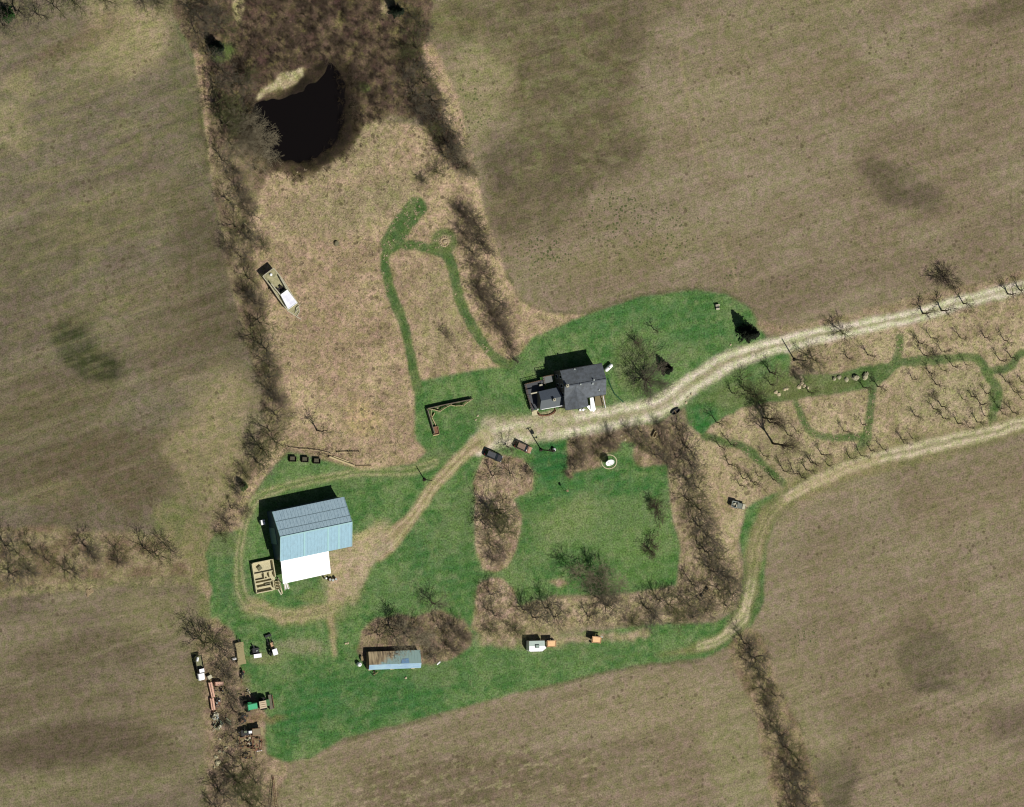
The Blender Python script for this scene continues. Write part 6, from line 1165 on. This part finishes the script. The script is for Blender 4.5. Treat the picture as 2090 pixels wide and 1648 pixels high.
def b_frame(seed, mts, a=2.2, b=1.5, n=7, wh=2, h=.7):
    def f(t):
        r = random.Random(seed); m = MB()
        m.box((0, b/2, h), (a, .12, .14)); m.box((0, -b/2, h), (a, .12, .14)); m.box((a/2-.06, 0, h), (.12, b-.12, .14)); m.box((-a/2+.06, 0, h), (.12, b-.12, .14)); m.build('frame', mts[0], t)
        for i in range(n):
            m = MB(); m.box((r.uniform(-a/2, a/2)*.85, r.uniform(-b/2, b/2)*.85, h+.1+.1*(i % 3)), (r.uniform(.15, .7), r.uniform(.12, .5), r.uniform(.12, .4)), r.uniform(0, 3)); m.build(['hopper', 'bracket', 'disc_gang', 'lever'][i % 4], mts[i % len(mts)], t)
        m = MB(); m.tube((-a/2, 0, .5), (-a/2-1.0, .1, .45), .07, n=6); m.build('tongue', mts[-1], t)
        for k in range(wh): wheel(t, (k-.5)*a*.5, (-1)**k*b*.55, .35, .16)
    return f
for nm, lb, x, y, rot, sd_, mts, a, b, n in [
    ('seed_drill', 'small yellowish frame implement under the pink box', 447, 1406, .3, 1, [wood, offw, dark], 1.9, 1.5, 6),
    ('cultivator', 'dark frame implement right beside the lower red machine', 443, 1433, 1.4, 2, [dark, galv, rust], 2.2, .9, 6),
    ('baler', 'heap of pale and grey machine parts below the red machines', 438, 1462, 1.3, 3, [offw, galv, offw], 1.7, 1.3, 8),
    ('hay_rake', 'grey green frame with curved rails at the foot of the scrap row', 444, 1479, .9, 4, [mat('grey_green', alb(122, 134, 108), .7, .3, 3), dark, offw], 2.4, 1.5, 8),
    ('plough', 'small black plough below the green combine, upper piece', 497, 1462, 0, 5, [dark, dark, rust], 1.8, .4, 4),
    ('plough', 'black plough with curved arm below the green combine, lower piece', 494, 1472, .6, 6, [dark, rust, dark], 1.6, .7, 5),
    ('disc_harrow', 'rusty frame implement at the lower lawn edge, left part', 500, 1515, .1, 7, [rust, dark, offw], 3.4, 2.6, 12),
    ('disc_harrow', 'rusty brown frame with pale top at the lower lawn edge, right part', 523, 1520, 1.5, 8, [rust, rust, wood, dark], 3.0, 2.2, 11),
    ('sprayer', 'dark implement with two black wheels below the rusty frames', 505, 1544, .1, 9, [wood, dark, rust], 2.2, 1.2, 7),
    ('cart', 'upright dark iron piece between the wagon and the combine', 493, 1377, 1.5, 10, [dark, dark, rust], 1.9, .4, 5)]:
    simple(nm, lb, nm.replace('_', ' '), x, y, rot, b_frame(sd_, mts, a, b, n))
log((519, 1499), (531, 1495), .12, 'pale pipe lying on top of the rusty frames', offw); log((523, 1533), (534, 1532), .14, 'short white pipe at the lower edge of the rusty frames', bright)
log((461, 1466), (470, 1473), .2, 'upper of two pale green logs beside the grey frame', mat('pale_green', alb(168, 172, 138), .8, .2, 3)); log((460, 1472), (471, 1479), .2, 'lower of two pale green logs beside the grey frame', mat('pale_green', alb(168, 172, 138), .8, .2, 3)); log((441, 1487), (450, 1476), .18, 'pale green curved pipe at the foot of the scrap row', mat('pale_green', alb(168, 172, 138), .8, .2, 3))
for i, (x, y, s) in enumerate([(440, 1455, .5), (438, 1463, .6), (448, 1509, .3), (461, 1526, .35), (448, 1534, .4), (456, 1535, .35), (440, 1545, .5), (444, 1556, .6), (443, 1561, .4), (437, 1566, .35), (455, 1573, .3), (505, 1509, .4)]):
    m = MB(); m.rock((0, 0, 0), s, RNG, .7); p = W(x, y); tag(m.build('stone', mat('pale_stone2', alb(190, 182, 146), .9, .25, 3), loc=(p.x, p.y, 0)), f'pale stone, {ORD[i]} from the top in the scrap row at the left field edge', 'stone', 'pale stones in the scrap row')
# green combine
def b_comb(t):
    m = MB(); m.box((-1.9, 0, 2.0), (2.6, 1.5, 1.6), 0, .97); m.build('grain_tank', green, t); m = MB(); m.box((-1.9, 0, 2.84), (2.3, 1.25, .08)); m.build('tank_cover', mat('bright_green', alb(72, 180, 126), .4, .1, 2), t)
    m = MB(); m.box((-.1, 0, 1.3), (6.2, 1.2, .9)); m.build('chassis', green2, t)
    m = MB(); m.box((.75, 0, 2.2), (1.7, 1.7, 1.4), 0, .95); m.build('cab', glass, t); m = MB(); m.box((.75, 0, 2.96), (1.8, 1.8, .1)); m.build('cab_roof', mat('cream_roof', alb(206, 188, 156), .6, .1, 2), t)
    m = MB()
    for k in range(3): m.box((.75, -.5+k*.5, 3.04), (1.5, .1, .06))
    m.build('roof_rib', mat('brown_ribs', alb(150, 120, 96), .7, .2, 2), t)
    m = MB(); m.box((2.35, .1, 1.6), (1.2, 1.7, .9), 0, .9); m.build('feeder_house', green2, t)
    m = MB(); m.box((3.6, 0, .65), (.9, 3.6, .6)); m.build('header', mat('grey_header', alb(110, 104, 86), .7, .3, 2), t); m = MB()
    for k in range(8): m.box((4.25, -1.6+k*.45, .35), (.6, .1, .15))
    m.build('header_tine', dark, t)
    m = MB(); m.tube((4.1, -1.6, 1.2), (4.1, 1.6, 1.2), .1, n=6); m.build('reel', rust, t)
    for y in (-1.15, 1.15):
        m = MB(); m.tube((1.6, y-.3, .85), (1.6, y+.3, .85), .85, n=16); w_ = m.build('front_wheel', rubber, t); m = MB(); m.tube((1.6, y-.31, .85), (1.6, y+.31, .85), .4, n=10); m.build('rim', offw, w_)
        m = MB(); m.tube((-2.4, y-.2, .55), (-2.4, y+.2, .55), .55, n=14); w_ = m.build('rear_wheel', rubber, t); m = MB(); m.tube((-2.4, y-.21, .55), (-2.4, y+.21, .55), .25, n=8); m.build('rim', offw, w_)
    m = MB(); m.tube((-2.2, 1.0, 2.9), (-3.2, 1.2, 3.2), .15); m.build('unloading_auger', green, t)
simple('combine_harvester', 'green combine harvester with cream ribbed cab roof at the lawn edge', 'combine harvester', 522, 1438, ang((501, 1440), (547, 1431)), b_comb)
simple('scrap_pile', 'pale scrap heap at the upper left of the green combine', 'scrap pile', 503, 1415, 0, b_pile(7, [offw, dark, wood], 1.2, 8))
# second machine
def b_mach(t):
    m = MB(); m.box((1.5, 0, 1.3), (2.6, 1.7, 1.1)); m.build('box', rust, t); m = MB(); m.box((1.3, 0, 1.88), (2.1, 1.5, .05)); m.build('cover', mat('brown_cover', alb(138, 124, 98), .8, .2, 3), t); m = MB(); m.box((2.65, 0, 1.9), (.7, 2.0, .08)); m.build('end_plate', beige, t)
    m = MB(); m.box((-1.3, 0, 1.0), (2.4, 1.3, .6)); m.build('engine', dark, t); m = MB(); m.box((-.4, .1, 1.75), (1.0, .7, .7), 0, .85); m.build('tank', bright, t); m = MB(); m.box((-1.5, .25, 1.45), (.7, .5, .4)); m.build('housing', mat('grey_green', alb(122, 134, 108)), t)
    m = MB(); m.box((0, 0, .6), (5.6, .8, .2)); m.build('frame', dark, t); m = MB(); m.tube((-2.6, .2, .8), (-3.1, .3, .8), .2); m.build('pulley', dark, t)
    for x in (-1.8, 1.6):
        for y in (-.8, .8): wheel(t, x, y, .45, .25)
simple('threshing_machine', 'old threshing machine with white tank and brown box below the combine', 'machine', 508, 1494, ang((488, 1496), (540, 1490)), b_mach)
# portable elevator at the bottom edge
pe = W(556, 1584); el = thing('bale_elevator', 'long narrow ladder-like bale elevator at the bottom edge of the photo', 'elevator', (pe.x, pe.y, 0), ang((556, 1584), (558, 1660)))
LE = 13.0; m = MB()
for y in (-.3, .3): m.tube((0, y*.4, .3), (LE, y*1.6, 3.6), .06, n=5)
m.build('rails', rust, el); m = MB()
for k in range(20): f = (k+.5)/20; w_ = .3*(.4+1.2*f); m.tube((LE*f, -w_, .3+3.3*f), (LE*f, w_, .3+3.3*f), .04, n=4)
m.build('rungs', darkw, el); m = MB(); m.box((LE/2, .35, 1.9), (LE*.9, .08, .12), 0, 1, 3.3/LE); m.build('drive_shaft', palew, el)
for y in (-.9, .9): wheel(el, 8.2, y, .4, .15)
m = MB(); m.tube((8.2, -.8, .4), (8.2, 0, 2.3), .05, n=5); m.tube((8.2, .8, .4), (8.2, 0, 2.3), .05, n=5); m.build('undercarriage', dark, el)
# trailer and cart on the right
def b_cart(t):
    m = MB(); m.box((0, 0, .75), (3.6, 1.5, .1)); m.build('deck', mat('grey_load_deck', alb(110, 114, 104), .8, .3, 2), t); m = MB()
    for y in (-.72, .72): m.box((-.9, y, 1.1), (1.8, .08, .6))
    m.box((-1.78, 0, 1.1), (.08, 1.4, .6)); m.build('side_board', galv, t)
    m = MB(); m.box((1.5, 0, 1.05), (.7, 1.2, .5)); m.box((-1.0, .1, 1.0), (.7, .3, .4), .4); m.box((-.4, -.3, 1.0), (.2, .7, .4), .2); m.build('load', offw, t); m = MB(); m.box((.4, 0, 1.0), (1.3, 1.2, .4)); m.build('tarp', mat('grey_tarp', alb(118, 124, 114), .7, .2, 2), t)
    for y in (-.8, .8): wheel(t, -.2, y, .36, .2)
    m = MB(); m.box((2.4, 0, .5), (1.1, .1, .1)); m.build('drawbar', dark, t)
simple('trailer', 'loaded trailer standing in rough grass left of the farm track bend', 'trailer', 1503, 1031, ang((1488, 1027), (1520, 1035)), b_cart)
def b_ruin(t):
    for k in range(4): m = MB(); m.box((-1.2+k*.8, 0, .7+.05*k), (.3, 3.0, .12), .05*k); m.build('slat', wood, t)
    m = MB(); m.box((0, 1.5, .5), (3.2, .2, .2)); m.box((0, -1.5, .5), (3.2, .2, .2)); m.box((-1.2, 0, .3), (.2, 2.8, .2)); m.build('frame', wood, t)
    for x in (-1.1, 1.1): wheel(t, x, 1.6, .4, .18)
simple('hay_wagon', 'derelict slatted wagon under the trees at the lower right lawn corner', 'wagon', 1446, 1217, ang((1436, 1206), (1455, 1222))+1.57, b_ruin)
def b_oval(t):
    m = MB(); n = 16; ro_ = [(1.1*math.cos(6.283*k/n)*(1 if math.cos(6.283*k/n) < 0 else 1.25), .55*math.sin(6.283*k/n)) for k in range(n)]
    m.add([(x*.8, y*.8, .12) for x, y in ro_]+[(x, y, .55) for x, y in ro_], [tuple(reversed(range(n)))]+[(i, (i+1) % n, (i+1) % n+n, i+n) for i in range(n)]); m.build('hull', dark, t)
    m = MB()
    for i in range(n): m.tube((*ro_[i], .57), (*ro_[(i+1) % n], .57), .06, n=5)
    m.build('rim', mat('grey_rim', alb(120, 116, 100)), t); m = MB(); m.box((0, 0, .45), (.25, .95, .05)); m.build('thwart', wood, t)
simple('rowing_boat', 'small dark open boat lying on the driveway verge near the bend', 'boat', 1377, 841, .5, b_oval)
def b_sq(t):
    for x, y, a, b in ((0, -.75, .8, .14), (0, .75, .8, .14), (-.35, 0, .14, 1.4), (.35, 0, .14, 1.4)): m = MB(); m.box((x, y, .35), (a, b, .7)); m.build('side', palew, t)
simple('planter_frame', 'small pale open rectangular frame in the shrubs below the driveway', 'planter', 1335, 887, -.5, b_sq)
for x, y, lb in [(1268, 890, 'upper of two pale stones left of the shrubs below the driveway'), (1276, 898, 'lower of two pale stones left of the shrubs below the driveway')]:
    m = MB(); m.rock((0, 0, 0), .3, RNG, .5); p = W(x, y); tag(m.build('stone', mat('pale_stone', alb(198, 184, 150)), loc=(p.x, p.y, 0)), lb, 'stone')
def b_grill(t):
    m = MB(); m.box((0, .45, .4), (1.1, .45, .7)); m.box((0, -.45, .35), (.9, .4, .6)); m.build('block', offw, t); m = MB(); m.box((0, 0, .5), (.9, .5, .1)); m.build('grate', dark, t); m = MB(); m.tube((-.5, .5, .7), (-.5, .5, 3.0), .04, n=5); m.build('pipe', dark, t)
simple('barbecue', 'small pale block barbecue with thin pipe on the upper lawn', 'barbecue', 1463, 627, .1, b_grill)
# boulders by the mown path
for i, (x, y, s) in enumerate([(1702, 773.5, .8), (1712, 770, .75), (1727, 775, .7), (1746, 771, 1.2), (1765, 768, 1.1), (1770, 763, .5)]):
    m = MB(); m.rock((0, 0, 0), s*.78, RNG, .75); p = W(x, y); tag(m.build('boulder', mat('grey_boulder', alb(180, 174, 142), .9, .25, 1.5, bump=.4), loc=(p.x, p.y, 0)), f'pale boulder on the mown orchard path, {ORD[i]} from the left in the row', 'boulder', 'pale boulders on the mown path')
for i, (x, y, s) in enumerate([(1583, 801, .45), (1589, 805, .5), (1601, 795, .4), (1606, 794, .35), (1631, 790, .5), (1636, 783, .6), (1641, 788, .5), (1637, 775, .4), (1648, 792, .35), (1634, 770, .4)]):
    m = MB(); m.rock((0, 0, 0), s, RNG, .6); p = W(x, y); tag(m.build('boulder', mat('pale_stone', alb(198, 184, 150)), loc=(p.x, p.y, 0)), f'small pale rock in the grass left of the boulders, {ORD[i]} from the left', 'rock', 'small rocks left of the boulders')
for i, (x, y, s) in enumerate([(1411, 805, .35), (1404, 812, .3), (1400, 822, .35), (1491, 704, .3), (2046, 866, .3)]):
    m = MB(); m.rock((0, 0, 0), s, RNG, .6); p = W(x, y); tag(m.build('stone', mat('pale_stone', alb(198, 184, 150)), loc=(p.x, p.y, 0)), ['pale stone on the grass verge below the driveway bend, topmost of three', 'pale stone on the verge below the driveway bend, middle of three', 'pale stone on the verge below the driveway bend, lowest of three', 'pale stone in the grass just above the driveway bend', 'pale stone beside the lower farm track near the right edge'][i], 'stone')
# fire ring and stump in the meadow
m = MB(); p = W(907, 494)
for k in range(13): a = 6.283*k/13; m.rock((1.05*math.cos(a), 1.05*math.sin(a), 0), .26, RNG, .6)
m.rock((.2, .1, 0), .5, RNG, .5); tag(m.build('fire_ring', mat('ring_stones', alb(182, 164, 132), .9, .3, 3), loc=(p.x, p.y, 0)), 'round stone fire ring in the meadow at the end of the mown path', 'fire ring')
m = MB(); p = W(686, 497); m.lathe([(.75, 0), (.6, .25), (.55, .5)], n=12); m.lathe([(.4, .5), (.38, .56)], n=10); tag(m.build('stump', mat('stump_wood', alb(128, 122, 94), .9, .3, 3), loc=(p.x, p.y, 0)), 'grey tree stump alone in the meadow left of the mown path', 'stump')
m = MB(); p = W(181, 1211); 
for k in range(9): m.rock((RNG.gauss(0, .5), RNG.gauss(0, .4), 0), .4, RNG, .4)
tag(m.build('stone_pile', mat('pile_stones', alb(160, 140, 108), .95, .3, 2), loc=(p.x, p.y, 0)), 'small tan stone pile beside the track through the left fields', 'stone pile')
for o in list(SC.objects):
    for k_ in ('_e', '_h'):
        if k_ in o: del o[k_]
# prototypes never placed
for k_, pr in PROTO.items():
    for i, o in enumerate(pr):
        if (k_, i) not in USED:
            for c in list(o.children): bpy.data.objects.remove(c)
            bpy.data.objects.remove(o)
